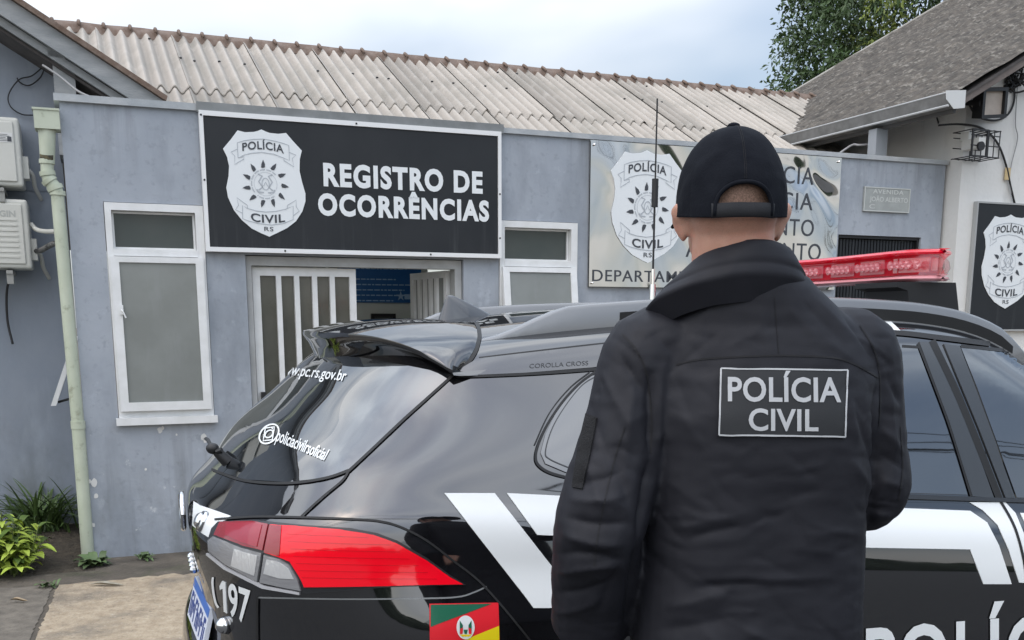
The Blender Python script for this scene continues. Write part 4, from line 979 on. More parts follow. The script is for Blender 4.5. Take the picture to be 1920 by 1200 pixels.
text_px('door_lettering', 'POLÍCIA', ((1622, 1300), (2090, 1262), (2090, 1142), (1622, 1178)), DECAL, off=.004, bold=.02, space=1.1, maxe=14)
text_px('model_lettering', 'COROLLA CROSS', ((992, 692), (1102, 686), (1102, 678), (992, 684)), M('faint_grey_letters', (.035, .036, .038), .5), off=.0048)
text_px('web_address', 'www.pc.rs.gov.br', ((520, 702), (648, 717), (655, 697), (528, 682)), DECAL, off=.0052, bold=.012, parent=rg)
text_px('account_name', 'policiacivilrsoficial', ((519, 829), (609, 866), (620, 846), (527, 806)), DECAL, off=.0052, bold=.012, parent=rg)
mb = MB()
for rx, ry, wd in ((17, 18, 3), (7, 7, 2.5)): line('', [(507 + rx * cos(t * pi / 10) + .35 * ry * -sin(t * pi / 10) * -1, 816 - ry * sin(t * pi / 10)) for t in range(21)], wd, None, off=.0052, mb=mb)
line('', [(512, 806), (514, 805)], 4, None, off=.0052, mb=mb); line('', [(500, 805), (517, 803), (513, 827), (496, 829), (500, 805)], 2.2, None, off=.0052, mb=mb, curved=False)
mb.build('account_icon', DECAL, rg)
decal('number_lettering', [(418, 1089), (424, 1092), (427, 1150), (421, 1146), (419, 1103), (414, 1106), (413, 1099)], DECAL, off=.0024, step=4)
for dg, qd in (('9', ((431, 1152), (447, 1162), (447, 1098), (429, 1092))), ('7', ((449, 1162), (464, 1172), (471, 1107), (449, 1099)))): text_px('number_lettering', dg, qd, DECAL, off=.0024, bold=.02, maxe=5)
line('phone_symbol', [(401, 1082), (400, 1092), (402, 1112), (406, 1130), (411, 1139)], 4, DECAL, off=.0024)

# flag
fl_ = decal('flag', [(805, 1132), (934, 1130), (937, 1222), (806, 1222)], FRED, off=.0025, step=12)
decal('green_field', [(807, 1134), (922, 1132), (807, 1175)], GREEN, fl_, off=.0033, step=12, skirt=0)
decal('yellow_field', [(935, 1173), (936, 1221), (825, 1221), (868, 1200)], FYEL, fl_, off=.0033, step=12, skirt=0)
def oval(cx, cy, rx, ry, n=24): return [(cx + rx * cos(2 * pi * k / n), cy + ry * sin(2 * pi * k / n)) for k in range(n)]
decal('coat_of_arms', oval(872, 1176, 17, 22), DECAL, fl_, off=.0042, step=6, skirt=0)
decal('crest_green', [[(861, 1163), (867, 1172), (866, 1182), (861, 1186)], [(883, 1163), (877, 1172), (878, 1182), (883, 1186)], [(868, 1180), (876, 1180), (874, 1188), (870, 1188)]], GREEN, fl_, off=.005, step=6, skirt=0)
decal('crest_red', [[(862, 1178), (867, 1176), (866, 1188), (861, 1188)], [(882, 1178), (877, 1176), (878, 1188), (883, 1188)]], FRED, fl_, off=.0054, step=6, skirt=0)
decal('crest_gold', [(860, 1189), (884, 1189), (878, 1193), (866, 1193)], FYEL, fl_, off=.005, step=6, skirt=0)

# tailgate hardware
def car_pt(x, y, off=0): h, n = hit(x, y); return h + n * off, n
def dome(name, x, y, r, mat=CHROME):
    p, n = car_pt(x, y); fr = n.to_track_quat('Z', 'Y').to_matrix(); mb = MB()
    prof = [(r, 0), (r * 1.02, .004), (r * .95, .010), (r * .72, .013), (r * .7, .017), (r * .5, .022), (r * .25, .024), (.0005, .0245)]
    mb.grid([[p + fr @ Vector((a * cos(2 * pi * k / 20), a * sin(2 * pi * k / 20), h)) for k in range(20)] for a, h in prof], wrap=True)
    return mb.build(name, mat, car, smooth=True, autos=35)
dome('round_emblem', 382, 978, .028)
bp = cw(-.05, .02, .985); mb = MB()
fr = (CU * -1).to_track_quat('Z', 'Y').to_matrix()
for a, b, t in ((.075, .052, .008), (.03, .05, .006), (.055, .022, .006)):
    pts = [bp + fr @ Vector((a * cos(t2 * pi / 12), b * sin(t2 * pi / 12), 0)) for t2 in range(25)]; mb.tube(pts, t, 8, caps=False)
mb.build('maker_emblem', CHROME, car, smooth=True)
mb = MB(); text_on(mb, 'HYBRID', lambda a, b, c: cw(b, a, c), .0, .22, .80, .835, -.034, .03); 
for k in range(7): mb.ball(cw(-.03, -.1 + k * .03, .82 + .006 * (k % 2)), .012, 8, 6)
mb.build('badge_lettering', CHROME, car)
pq = MB(); PF = lambda a, b, c: cw(-.012 + .055 * a - b + (c - .775) * .25, a, c)
pq.box(PF, -.01, .37, 0, .012, .662, .778); pp_ = pq.build('licence_plate', M('plate_white', (.66, .7, .78), .4), car)
mb = MB(); mb.box(PF, -.008, .368, .0125, .0132, .752, .776); mb.build('plate_band', M('plate_blue', (.06, .16, .5), .4), pp_)
for k in range(7):
    a0 = .012 + k * .05; mb = MB()
    mb.box(PF, a0, a0 + .011, .0126, .0135, .675, .742); mb.box(PF, a0 + .011, a0 + .034, .0126, .0135, .731 - .022 * (k % 2), .742 - .022 * (k % 2)); mb.box(PF, a0 + .026, a0 + .037, .0126, .0135, .675 + .02 * (k % 3), .72); mb.build('plate_character', M('plate_blue_ink', (.03, .06, .25), .4), pp_)
p, n = car_pt(424, 1172); mb = MB(); mb.ball(p - CU * .006, .021, 16, 12); mb.tube([p + n * .0, p + n * .012], [.025, .019], 16)
mb.build('chrome_knob', CHROME, car, smooth=True)
line('bumper_lettering', [(362, 1160), (366, 1178)], 9, DECAL, curved=False)
# rear wiper
wp, wn = car_pt(430, 868); mb = MB()
a0 = wp + wn * .004; a1 = wp + wn * .034 + Vector((-.006, 0, .014))
mb.tube([a0, (a0 + a1) / 2, a1], [.018, .016, .012], 12); mb.ball(a1 + Vector((-.010, 0, .008)), .0145, 12, 8, (1.3, 1, 1.1)); mb.tube([a1 + Vector((.004, -.01, .0)), a1 + Vector((.02, -.014, .006))], .007, 8)
mb.tube(bez([a1 + Vector((-.01, .0, .004)), a1 - CV * .2 + Vector((-.01, 0, .008)), a1 - CV * .42 + Vector((-.005, 0, -.01))], 6), .006, 8)
mb.build('wiper', BLK, car, smooth=True, autos=40)

# roof spoiler
def lip(l):
    t = abs(l) / .672; return (.345 + .238 * t ** 3, 1.497 - .088 * t ** 7)
JNT = []
for p_ in bez([(895, 606, 0), (899, 622, 0), (898, 640, 0), (890, 664, 0), (870, 690, 0), (851, 703, 0)], 8):
    h_, _n = hit(p_.x, p_.y); q_ = h_ - CO; JNT.append((q_.dot(CU), q_.dot(CV), h_.z))
def joint(w):
    x = w * (len(JNT) - 1); i = min(int(x), len(JNT) - 2); return [a + (b - a) * (x - i) for a, b in zip(JNT[i], JNT[i + 1])]
def roof_z(s, l):
    h = BV.ray_cast(cw(s, l, 3), Vector((0, 0, -1))); return h[0].z if h[0] is not None else 1.4
SPO = MB(); top = []; und = []
for i in range(61):
    l = -.672 + 1.344 * i / 60; t = abs(l) / .672; s0, z0 = lip(l)
    T0 = .80
    if t < T0: sf, lf = .70 + (JNT[0][0] - .70) * (t / T0), l / T0 * JNT[0][1] / .672; zf = roof_z(sf, lf) + .003
    else:
        sf, lf, zf = joint((t - T0) / (1 - T0)); lf *= 1 if l > 0 else -1; zf += .002; sf -= .004
    r = []; lx = l * (1 + .008 * t)
    for k in range(13):
        x = k / 12; bl_ = sin(pi * x) ** .9; s = sf + (s0 - sf) * x; z = zf + (z0 - zf) * x + .020 * (1 - t ** 3) * bl_
        ll = lf + (lx - lf) * x + (1 if l > 0 else -1) * .016 * sm(.8, 1, t) * bl_ * (1 - sm(.97, 1, t))
        r.append(cw(s, ll, z))
    l = lx
    e = cw(s0, l, z0); r += [e - CU * .003 * (1 - t) + Vector((0, 0, -.006 - .006 * (1 - t))), e + CU * .003 + Vector((0, 0, -.012 - .012 * (1 - t)))]
    gs, gz = s0 + .020 + .045 * t, z0 - (.086 * (1 - t ** 3) + .014)
    for k in range(1, 7):
        x = k / 6; s = s0 + .006 + (gs - s0) * x ** .8; z = z0 - .014 - .012 * (1 - t) + (gz - z0 + .014 + .012 * (1 - t)) * x
        r.append(cw(s, l * (1 - .015 * x), z))
    r.append(cw(gs + .12, l * .96, gz + .02)); top.append(r)
SPO.grid(top); SPO.add([p for p in top[0]], [tuple(range(len(top[0])))]); SPO.add([p for p in top[-1]], [tuple(range(len(top[-1])))])
SPO.build('spoiler', PAINT, car, smooth=True, autos=48)
mb = MB(); mb.box(lambda a, b, c: cw(b, a, c), -.16, .16, .415, .435, 1.42, 1.44); mb.build('brake_light', REDD, car)
# shark fin
mb = MB(); rows = []
for k in range(13):
    t = k / 12; wd = .030 * (1 - t) ** .7 + .003; s0 = .733 + .03 * t; s1 = .945 - .13 * t - .035 * t * t; z = roof_z(.80, 0) - .010 + .080 * t
    rows.append([cw(s0 + (s1 - s0) * (.5 - .5 * cos(a)), wd * sin(a) * (1 - .55 * (.5 - .5 * cos(a))), z) for a in [2 * pi * j / 20 for j in range(20)]])
mb.grid(rows, wrap=True, capb=True); mb.build('shark_fin_antenna', M('dark_grey_paint', (.06, .065, .072), .1, coat=.8), car, smooth=True, autos=60)
# whip antenna
b0 = cw(1.5, -.06, roof_z(1.5, -.06)); mb = MB(); zs = b0.z
mb.tube([b0, b0 + Vector((0, 0, .07))], [.012, .01], 10); mb.tube([b0 + Vector((0, 0, .07)), b0 + Vector((0, 0, .12))], .006, 8); mb.build('antenna_base', CHROME, car, smooth=True, autos=40)
mb = MB()
mb.tube([b0 + Vector((0, 0, .1)), b0 + Vector((0, 0, .38))], .0035, 8); mb.tube([b0 + Vector((0, 0, .32)), b0 + Vector((0, 0, .41))], .011, 10); mb.tube([b0 + Vector((0, 0, .41)), b0 + Vector((0, 0, .66))], .0028, 8)
mb.build('whip_antenna', BLK, car, smooth=True, autos=40)
# roof rails
for sd_ in (1, -1):
    rows = []
    for k in range(41):
        s = .69 + (2.62 - .69) * k / 40; e = sm(0, .26, s - .69) * sm(0, .26, 2.62 - s)
        l = .565; zr = min(roof_z(s, .56), roof_z(s, .58)) - .006; top_z = 1.530 + .062 * e + arch(s) * .75 - .0 if False else zr + .012 + .058 * e
        wd = .016
        rows.append([cw(s, sd_ * (l + a), z) for a, z in ((wd, zr), (wd, top_z - .010), (wd * .7, top_z - .003), (0, top_z), (-wd * .7, top_z - .003), (-wd, top_z - .010), (-wd, zr))])
    mb = MB(); mb.grid(rows, capa=True, capb=True); r_ = mb.build('roof_rail', M('rail_satin', (.22, .225, .23), .25, ior=1.7, metal=.3), car, smooth=True, autos=40)
    mb = MB(); rows = []
    for k in range(8, 37):
        s = .69 + (2.62 - .69) * k / 40; zr = min(roof_z(s, .56), roof_z(s, .58)); e = sm(0, .26, s - .69) * sm(0, .26, 2.62 - s); h = zr + .006 + .058 * e - .028
        rows.append([cw(s, sd_ * .5822, zr + .004), cw(s, sd_ * .5822, max(h, zr + .006))])
    mb.grid(rows); mb.build('rail_recess', RUBBER, r_)

# light bar
LZ0, LZ1 = 1.648, 1.742
def barplan(l):   # rear and front edges sweep forward towards the ends
    t = abs(l); ta = .088 * sm(.44, .556, t) ** 2.2
    return 2.075 + .03 * sm(.5, .0, t) + ta, 2.255 - ta
def barsec(l, zlo, zhi, ins=0.0, n=1):
    a, b = barplan(l); a += ins; b -= ins; r = .02
    return [cw(a + .012, l, zlo), cw(a, l, zlo + (zhi - zlo) * .35), cw(a + .006, l, zhi - (zhi - zlo) * .3), cw(a + .03, l, zhi), cw(b - .03, l, zhi), cw(b - .006, l, zhi - (zhi - zlo) * .3), cw(b, l, zlo + (zhi - zlo) * .35), cw(b - .012, l, zlo)]
lb = MB(); LS = [-.548 + 1.096 * i / 56 for i in range(57)]
lb.grid([barsec(l, LZ0 + .018, LZ1 - .016) for l in LS], wrap=True, capa=True, capb=True); bar = lb.build('light_bar', LENSRED, car, smooth=True, autos=30)
mb = MB(); mb.grid([barsec(l, LZ1 - .0155, LZ1, -.003) for l in LS], wrap=True, capa=True, capb=True); mb.build('top_cover', LENSTOP, bar, smooth=True, autos=30)
mb = MB(); mb.grid([barsec(l, LZ0, LZ0 + .0175, -.001) for l in LS], wrap=True, capa=True, capb=True); mb.build('lower_lens', LENSCL, bar, smooth=True, autos=30)
mb = MB()
mb.grid([[cw(barplan(l)[0] + a, l, z) for a, z in ((.05, LZ0 + .02), (.05, LZ1 - .02), (.13, LZ1 - .02), (.13, LZ0 + .02))] for l in LS[8:-8]], wrap=True, capa=True, capb=True); mb.build('core', M('red_core', (.6, .01, .03), .4), bar)
k = 0
for l0 in (-.5, -.33, -.16, .02, .19, .37):
    mb = MB(); wd = .135
    for i in range(5):
        l = l0 + wd * (i + .5) / 5; a, _ = barplan(l)
        for sgn, s in ((-1, a + .04),):
            c = cw(s, l, (LZ0 + LZ1) / 2 + .002); prof = [(.0145, -.016), (.0125, -.008), (.008, -.002), (.0005, .0)]
            mb.grid([[c + CU * h + CV * r * cos(2 * pi * j / 12) + Vector((0, 0, r * sin(2 * pi * j / 12))) for j in range(12)] for r, h in prof], wrap=True)
    a, _ = barplan(l0 + wd / 2); a2, _ = barplan(l0 + wd)
    a1, _ = barplan(l0); zc = (LZ0 + LZ1) / 2 + .002
    mb.add([cw(a1 + .046, l0, zc - .022), cw(a2 + .046, l0 + wd, zc - .022), cw(a2 + .046, l0 + wd, zc + .022), cw(a1 + .046, l0, zc + .022)], [(0, 1, 2, 3)])
    mb.build('led_module', LED, bar, smooth=True, autos=40)
mb = MB(); 
for sgn in (1,): mb.grid([[cw(barplan(.535)[0] + .012 + a, l, z) for a, z in ((0, LZ0 + .03), (0, LZ1 - .025))] for l in (.50, .515, .53)])
mb.build('end_reflector', M('white_reflector', (.8, .78, .78), .3), bar)
for sgn in (1, -1):
    mb = MB(); zr = roof_z(2.05, .5); f = lambda a, b, c: cw(2.10 + a, sgn * b, c)
    mb.prism([(-.06, LZ0 - .004), (.16, LZ0 - .004), (.19, zr - .02), (.0, zr - .02), (-.02, LZ0 - .03), (-.06, LZ0 - .02)], lambda a, d, c: f(a, d, c), .30, .50)
    mb.build('mounting_foot', BLK, bar)
# wheels and sills
for s_ in (.87, 3.51):
    for sgn in (1, -1):
        c = cw(s_, sgn * .80, .345); ax = CV * sgn; mb = MB(); rows = []
        for r, d in ((.20, .10), (.25, .135), (.30, .135), (.335, .12), (.345, .05), (.345, -.06), (.3, -.1), (.2, -.1)):
            rows.append([c + ax * d + CU * r * cos(2 * pi * k / 36) + Vector((0, 0, r * sin(2 * pi * k / 36))) for k in range(36)])
        mb.grid(rows, wrap=True); wh = mb.build('wheel', RUBBER, car, smooth=True, autos=40)
        mb = MB()
        mb.grid([[c + ax * d + CU * r * cos(2 * pi * k / 36) + Vector((0, 0, r * sin(2 * pi * k / 36))) for k in range(36)] for r, d in ((.235, .125), (.22, .10), (.06, .115), (.001, .118))], wrap=True)
        for k in range(5):
            an = k * 2 * pi / 5; u_ = CU * cos(an) + Vector((0, 0, sin(an))); v_ = CU * -sin(an) + Vector((0, 0, cos(an)))
            mb.hexa([c + ax * .112 + u_ * .04 + v_ * .03, c + ax * .112 + u_ * .23 + v_ * .045, c + ax * .112 + u_ * .23 - v_ * .045, c + ax * .112 + u_ * .04 - v_ * .03, c + ax * .128 + u_ * .04 + v_ * .02, c + ax * .132 + u_ * .225 + v_ * .03, c + ax * .132 + u_ * .225 - v_ * .03, c + ax * .128 + u_ * .04 - v_ * .02])
        mb.build('rim', M('alloy', (.4, .4, .41), .3, metal=.8), wh)

# ------------------------------------------------------------------ the man seen from behind
PB = Vector((.412, 1.74, 0)); PYAW = radians(5); HB = Vector((.349, 1.70, 0)); HYAW = radians(0)
def rotz(v, a): return Vector((v.x * cos(a) - v.y * sin(a), v.x * sin(a) + v.y * cos(a), v.z))
def bb(x, y, z): return PB + rotz(Vector((x, y, z)), PYAW)
def hh_(x, y, z): return HB + rotz(Vector((x, y, z)), HYAW)
man = thing('person', 'man in a black jacket and black cap standing with his back to the viewer', 'person', (PB.x, PB.y, 0))
def tube_v(mb, pts, rs, n=16): mb.tube(pts, rs, n)
def ell(mb, c, r, yaw=0.0, roll=0.0, n=24, m=16):
    R = Matrix.Rotation(yaw, 3, 'Z') @ Matrix.Rotation(roll, 3, 'Y'); mb.ball(c, 1, n, m, r, R)
def remesh(mb, vox, smooth=6, fac=.5):
    me = bpy.data.meshes.new('tmp'); me.from_pydata(mb.v, [], mb.f); me.update()
    bm = bmesh.new(); bm.from_mesh(me)
    # each closed piece outward
    bmesh.ops.recalc_face_normals(bm, faces=bm.faces); bm.to_mesh(me); bm.free()
    o = bpy.data.objects.new('tmp', me); COL.objects.link(o)
    m = o.modifiers.new('r', 'REMESH'); m.mode = 'VOXEL'; m.voxel_size = vox; m.adaptivity = 0
    s = o.modifiers.new('s', 'SMOOTH'); s.iterations = smooth; s.factor = fac
    dg = bpy.context.evaluated_depsgraph_get(); e = bpy.data.meshes.new_from_object(o.evaluated_get(dg))
    n = len(e.vertices); co = np.empty(n * 3); e.vertices.foreach_get('co', co); co = co.reshape(-1, 3)
    no = np.empty(n * 3); e.vertex_normals.foreach_get('vector', no); no = no.reshape(-1, 3)
    fs = [tuple(p.vertices) for p in e.polygons]
    bpy.data.objects.remove(o); bpy.data.meshes.remove(me); bpy.data.meshes.remove(e)
    return co, no, fs
def from_np(co, fs):
    mb = MB(); mb.v = [Vector(c) for c in co]; mb.f = list(fs); return mb

SHL, ELL, WRL = Vector((.226, 1.715, 1.472)), Vector((.143, 1.66, 1.19)), Vector((.142, 1.78, .985))
SHR, ELR, WRR = Vector((.582, 1.765, 1.470)), Vector((.626, 1.78, 1.235)), Vector((.555, 2.02, 1.22))
# body: one continuous skin
B = MB()
ell(B, hh_(0, .002, 1.727), (.0755, .094, .087), HYAW); ell(B, hh_(0, -.026, 1.70), (.07, .062, .06), HYAW); ell(B, hh_(0, .05, 1.665), (.058, .052, .062), HYAW); ell(B, hh_(0, .035, 1.70), (.066, .062, .07), HYAW)
tube_v(B, [hh_(0, -.012, 1.71), hh_(.004, -.008, 1.655), hh_(.006, .0, 1.60), bb(-.03, .005, 1.53), bb(0, 0, 1.40)], [.064, .0655, .066, .062, .08])
ell(B, hh_(0, .098, 1.70), (.012, .02, .02), HYAW); ell(B, hh_(0, .095, 1.715), (.008, .012, .026), HYAW); ell(B, hh_(0, .094, 1.662), (.022, .01, .009), HYAW); ell(B, hh_(0, .092, 1.632), (.02, .018, .016), HYAW)
ell(B, hh_(0, .082, 1.752), (.05, .014, .012), HYAW)
for sx in (-.92, 1):
    ell(B, hh_(sx * .0845, .004, 1.686), (.0055, .026, .029), HYAW + sx * radians(-26), sx * radians(12)); ell(B, hh_(sx * .0885, -.002, 1.697), (.006, .021, .018), HYAW + sx * radians(-32), sx * radians(14)); ell(B, hh_(sx * .0785, .010, 1.664), (.006, .012, .011), HYAW); ell(B, hh_(sx * .074, .014, 1.685), (.012, .016, .018), HYAW)
for z0_, a, b in ((1.40, .155, .09), (1.25, .15, .09), (1.1, .145, .095), (.96, .15, .1)): ell(B, bb(0, 0, z0_), (a, b, .12), PYAW)
for S, E_, W_, tg in ((SHL, ELL, WRL, Vector((.06, .10, -.06))), (SHR, ELR, WRR, Vector((-.10, .10, -.01)))):
    tube_v(B, [S, (S + E_) / 2, E_], [.05, .043, .037], 14); ell(B, E_, (.037, .037, .037)); tube_v(B, [E_, E_.lerp(W_, .5), W_], [.037, .034, .027], 14); ell(B, S, (.055, .055, .055))
    d = tg.normalized(); pc = W_ + d * .055; tube_v(B, [W_ - d * .01, W_ + d * .02, pc, W_ + d * .09], [.026, .03, .034, .03], 12)
    side = d.cross(Vector((0, 0, 1))).normalized(); upn = side.cross(d).normalized()
    for k, ln in enumerate((.060, .072, .078, .070)):
        q = W_ + d * .085 + upn * (.03 - .02 * k); q1 = q + d * ln * .5 - side * .008; q2 = q1 + (d * .6 - side * .5).normalized() * ln * .5
        tube_v(B, [q - d * .02, q, q1, q2], [.0095, .0095, .0085, .0075], 8)
    q = W_ + d * .035 + upn * .03; tube_v(B, [q - upn * .02, q + upn * .02 + d * .02, q + upn * .03 + d * .05, q + upn * .028 + d * .075], [.012, .012, .0105, .009], 8)
for sx in (-1, 1):
    tube_v(B, [bb(sx * .085, 0, .95), bb(sx * .095, .01, .5), bb(sx * .10, -.01, .09)], [.085, .058, .042], 14); ell(B, bb(sx * .10, .05, .045), (.045, .125, .045), PYAW)
co, no, fs = remesh(B, .0042, 7)
body_o = from_np(co, fs).build('body', SKIN, man, smooth=True)
# shaved hair: a thin shell over the back and sides of the skull
inv = lambda v: rotz(Vector(v) - HB, -HYAW)
keep = []
loc = np.array([tuple(inv(c)) for c in co])
hairline = lambda y: 1.69 + .25 * np.clip(y + .03, 0, 1)
ok = (loc[:, 2] > hairline(loc[:, 1])) & (np.abs(loc[:, 0]) < .0795) & (loc[:, 1] < .085) & ((loc[:, 1] < .035) | (loc[:, 2] > 1.77))
hm = MB(); mp_ = {}
for f in fs:
    if all(ok[i] for i in f):
        for i in f:
            if i not in mp_: mp_[i] = len(hm.v); hm.v.append(Vector(co[i]) + Vector(no[i]) * .0012)
        hm.f.append(tuple(mp_[i] for i in f))
hm.build('hair', HAIR, man, smooth=True)
mb = MB()
for sx in (-1, 1): mb.ball(hh_(sx * .031, .086, 1.728), .0125, 12, 8)
eye = mb.build('eye', M('eye_white', (.7, .7, .68), .2), man)
mb = MB()
for sx in (-1, 1): mb.ball(hh_(sx * .031, .094, 1.728), .0062, 10, 6)
mb.build('iris', BLK, eye)

# cap
CZ = 1.694
def cap_pt(th, ph, grow=0.0):
    a, b, h = .0870 + grow, .1085 + grow, .1345 + grow
    n = 2.35; c, s = cos(ph), sin(ph); k = (c ** n + s ** n) ** (-1 / n)
    rim = .012 * cos(th) - .002                                       # th = 0 at the front, pi at the back
    x, y = a * sin(th) * c * k, b * cos(th) * c * k; z = CZ + rim * c ** 2 + h * s * k
    p = Vector((x, y, z)); w_ = .0015 * mnoise.noise(p * 45) + .0032 * mnoise.noise(p * 19) - .0022 * abs(mnoise.noise(Vector((p.x * 16, p.y * 16, p.z * 34 + 4))))
    sm_ = -.0005 * max(exp(-((((th / (pi / 3)) - round(th / (pi / 3))) * 1.05) / .035) ** 2) * (1 - s), 0)
    d = Vector((x, y, .6 * (z - CZ))).normalized()
    return p + d * (w_ * (1 - .5 * s) + sm_)
NT, NP = 240, 84
cm = MB(); rows = []
for i in range(NP):
    ph = (pi / 2) * min(i / (NP - 1), .9995); rows.append([cap_pt(2 * pi * j / NT, ph) for j in range(NT)])
def in_arch(p):
    if p.y > -.02: return False
    x = p.x / .0425; z = (p.z - 1.693) / .040
    return z < .02 and abs(x) < 1 or (abs(x) < 1 and abs(x) ** 2.2 + max(z, 0) ** 2.2 < 1)
fl2 = [p for r in rows for p in r]
vis = [not in_arch(p) for p in fl2]
# pull the border of the opening onto the arch so that it is a clean curve
for i, p in enumerate(fl2):
    pass
fcs = []
for i in range(NP - 1):
    for j in range(NT):
        q = (i * NT + j, i * NT + (j + 1) % NT, (i + 1) * NT + (j + 1) % NT, (i + 1) * NT + j)
        if all(vis[k] for k in q): fcs.append(q)
cm.v = [hh_(*p) for p in fl2]; cm.f = fcs
cap = cm.build('cap', CAPM, man, smooth=True)
so_ = cap.modifiers.new('thickness', 'SOLIDIFY'); so_.thickness = .003; so_.offset = -1
CB = BVHTree.FromPolygons([hh_(*p) for p in fl2], [(i * NT + j, i * NT + (j + 1) % NT, (i + 1) * NT + (j + 1) % NT, (i + 1) * NT + j) for i in range(NP - 1) for j in range(NT)])
def on_cap(x, z):
    o = hh_(x, -.3, z); d = rotz(Vector((0, 1, 0)), HYAW); h = CB.ray_cast(o, d); return h[0]
arc = []
for k in range(41):
    t = pi * k / 40; n = 2.2; c, s = cos(t), sin(t)
    q = (abs(c) ** n + abs(s) ** n) ** (-1 / n); arc.append(on_cap(-.0425 * c * q, 1.693 + .040 * s * q))
bk = rotz(Vector((0, -1, 0)), HYAW)
base_l, base_r = on_cap(-.0425, 1.684), on_cap(.0425, 1.684)
pa = [p for p in [base_l] + arc + [base_r] if p is not None]
mb = MB(); rows = []
mb.tube([p + bk * .0005 for p in pa], .0034, 8); mb.build('opening_binding', CAPM, cap, smooth=True)
mb = MB(); rows = []
for z in (1.6815, 1.683, 1.692, 1.702, 1.7035):
    rows.append([(on_cap(-.048 + .096 * k / 16, max(z, 1.6845)) or Vector()) * 1 + bk * (.0022 if 1.6816 < z < 1.703 else -.001) + Vector((0, 0, min(0, z - 1.6845))) for k in range(17)])
mb.grid(rows); mb.build('strap', M('strap_webbing', (.008, .009, .012), .8, bump=.5, bscale=600, bdist=.001), cap, smooth=True)
mb = MB(); t_ = hh_(0, 0, CZ + .1345); mb.ball(t_ + Vector((0, 0, .001)), .0105, 14, 8, (1, 1, .55)); mb.build('button', CAPM, cap, smooth=True)
mb = MB()
for th in (pi,):
    for dth in (-.016, .016):
        pts = []
        for k in range(30):
            ph = .12 + 1.40 * k / 29; p = cap_pt(th + dth * (1.0 / max(cos(ph), .2)) * .9, ph, .0004)
            if in_arch(Vector((p.x, p.y, p.z - .003))): continue
            pts.append(hh_(*p))
        mb.tube(pts, .00035, 5)
mb.build('stitching', SEAM, cap)
mb = MB(); rows = []                                                      # peak
for i in range(9):
    t = i / 8; r = []
    for j in range(21):
        a = radians(-62 + 124 * j / 20); x = .088 * sin(a) * (1 + .04 * t); y = .105 * cos(a) + .075 * t * cos(a * .9) ** .8
        r.append(hh_(x, y, 1.712 - .02 * (sin(a)) ** 2 - .012 * t))
    rows.append(r)
mb.grid(rows); pk = mb.build('peak', CAPM, cap, smooth=True); m_ = pk.modifiers.new('thickness', 'SOLIDIFY'); m_.thickness = .004

# jacket
J = MB(); rows = []
for z, a, b in ((.84, .194, .150), (.90, .195, .150), (1.0, .200, .146), (1.1, .197, .141), (1.2, .194, .138), (1.3, .194, .137), (1.38, .200, .134), (1.44, .203, .127), (1.485, .192, .116), (1.52, .168, .104), (1.55, .140, .098), (1.58, .112, .094), (1.60, .096, .086)):
    n = 2.7 if z < 1.4 else 2.3; r = []
    for k in range(48):
        t = 2 * pi * k / 48; c, s = cos(t), sin(t); q = (abs(c) ** n + abs(s) ** n) ** (-1 / n)
        fwd = .012 * sm(1.35, 1.1, z); r.append(bb(a * c * q - (.03 * sm(1.50, 1.60, z)), b * s * q + fwd - .015 * sm(1.48, 1.6, z), z))
    rows.append(r)
J.grid(rows, wrap=True, capa=True, capb=True)
for S, E_, W_, sg_ in ((SHL, ELL, WRL, -1), (SHR, ELR, WRR, 1)):
    inn = bb(sg_ * .12, 0, 1.47)
    J.tube(bez([inn, S + Vector((0, 0, .004)), S.lerp(E_, .35), S.lerp(E_, .7), E_, E_.lerp(W_, .25), E_.lerp(W_, .6), W_], 5), [(.074, .074, .074, .072, .070, .070, .068, .066)[k // 5] + (.005 if sg_ < 0 and k > 14 else 0) for k in range(35)] + [.06], 20)
co, no, fs = remesh(J, .0047, 7)
JV0 = BVHTree.FromPolygons([Vector(c) for c in co], fs)
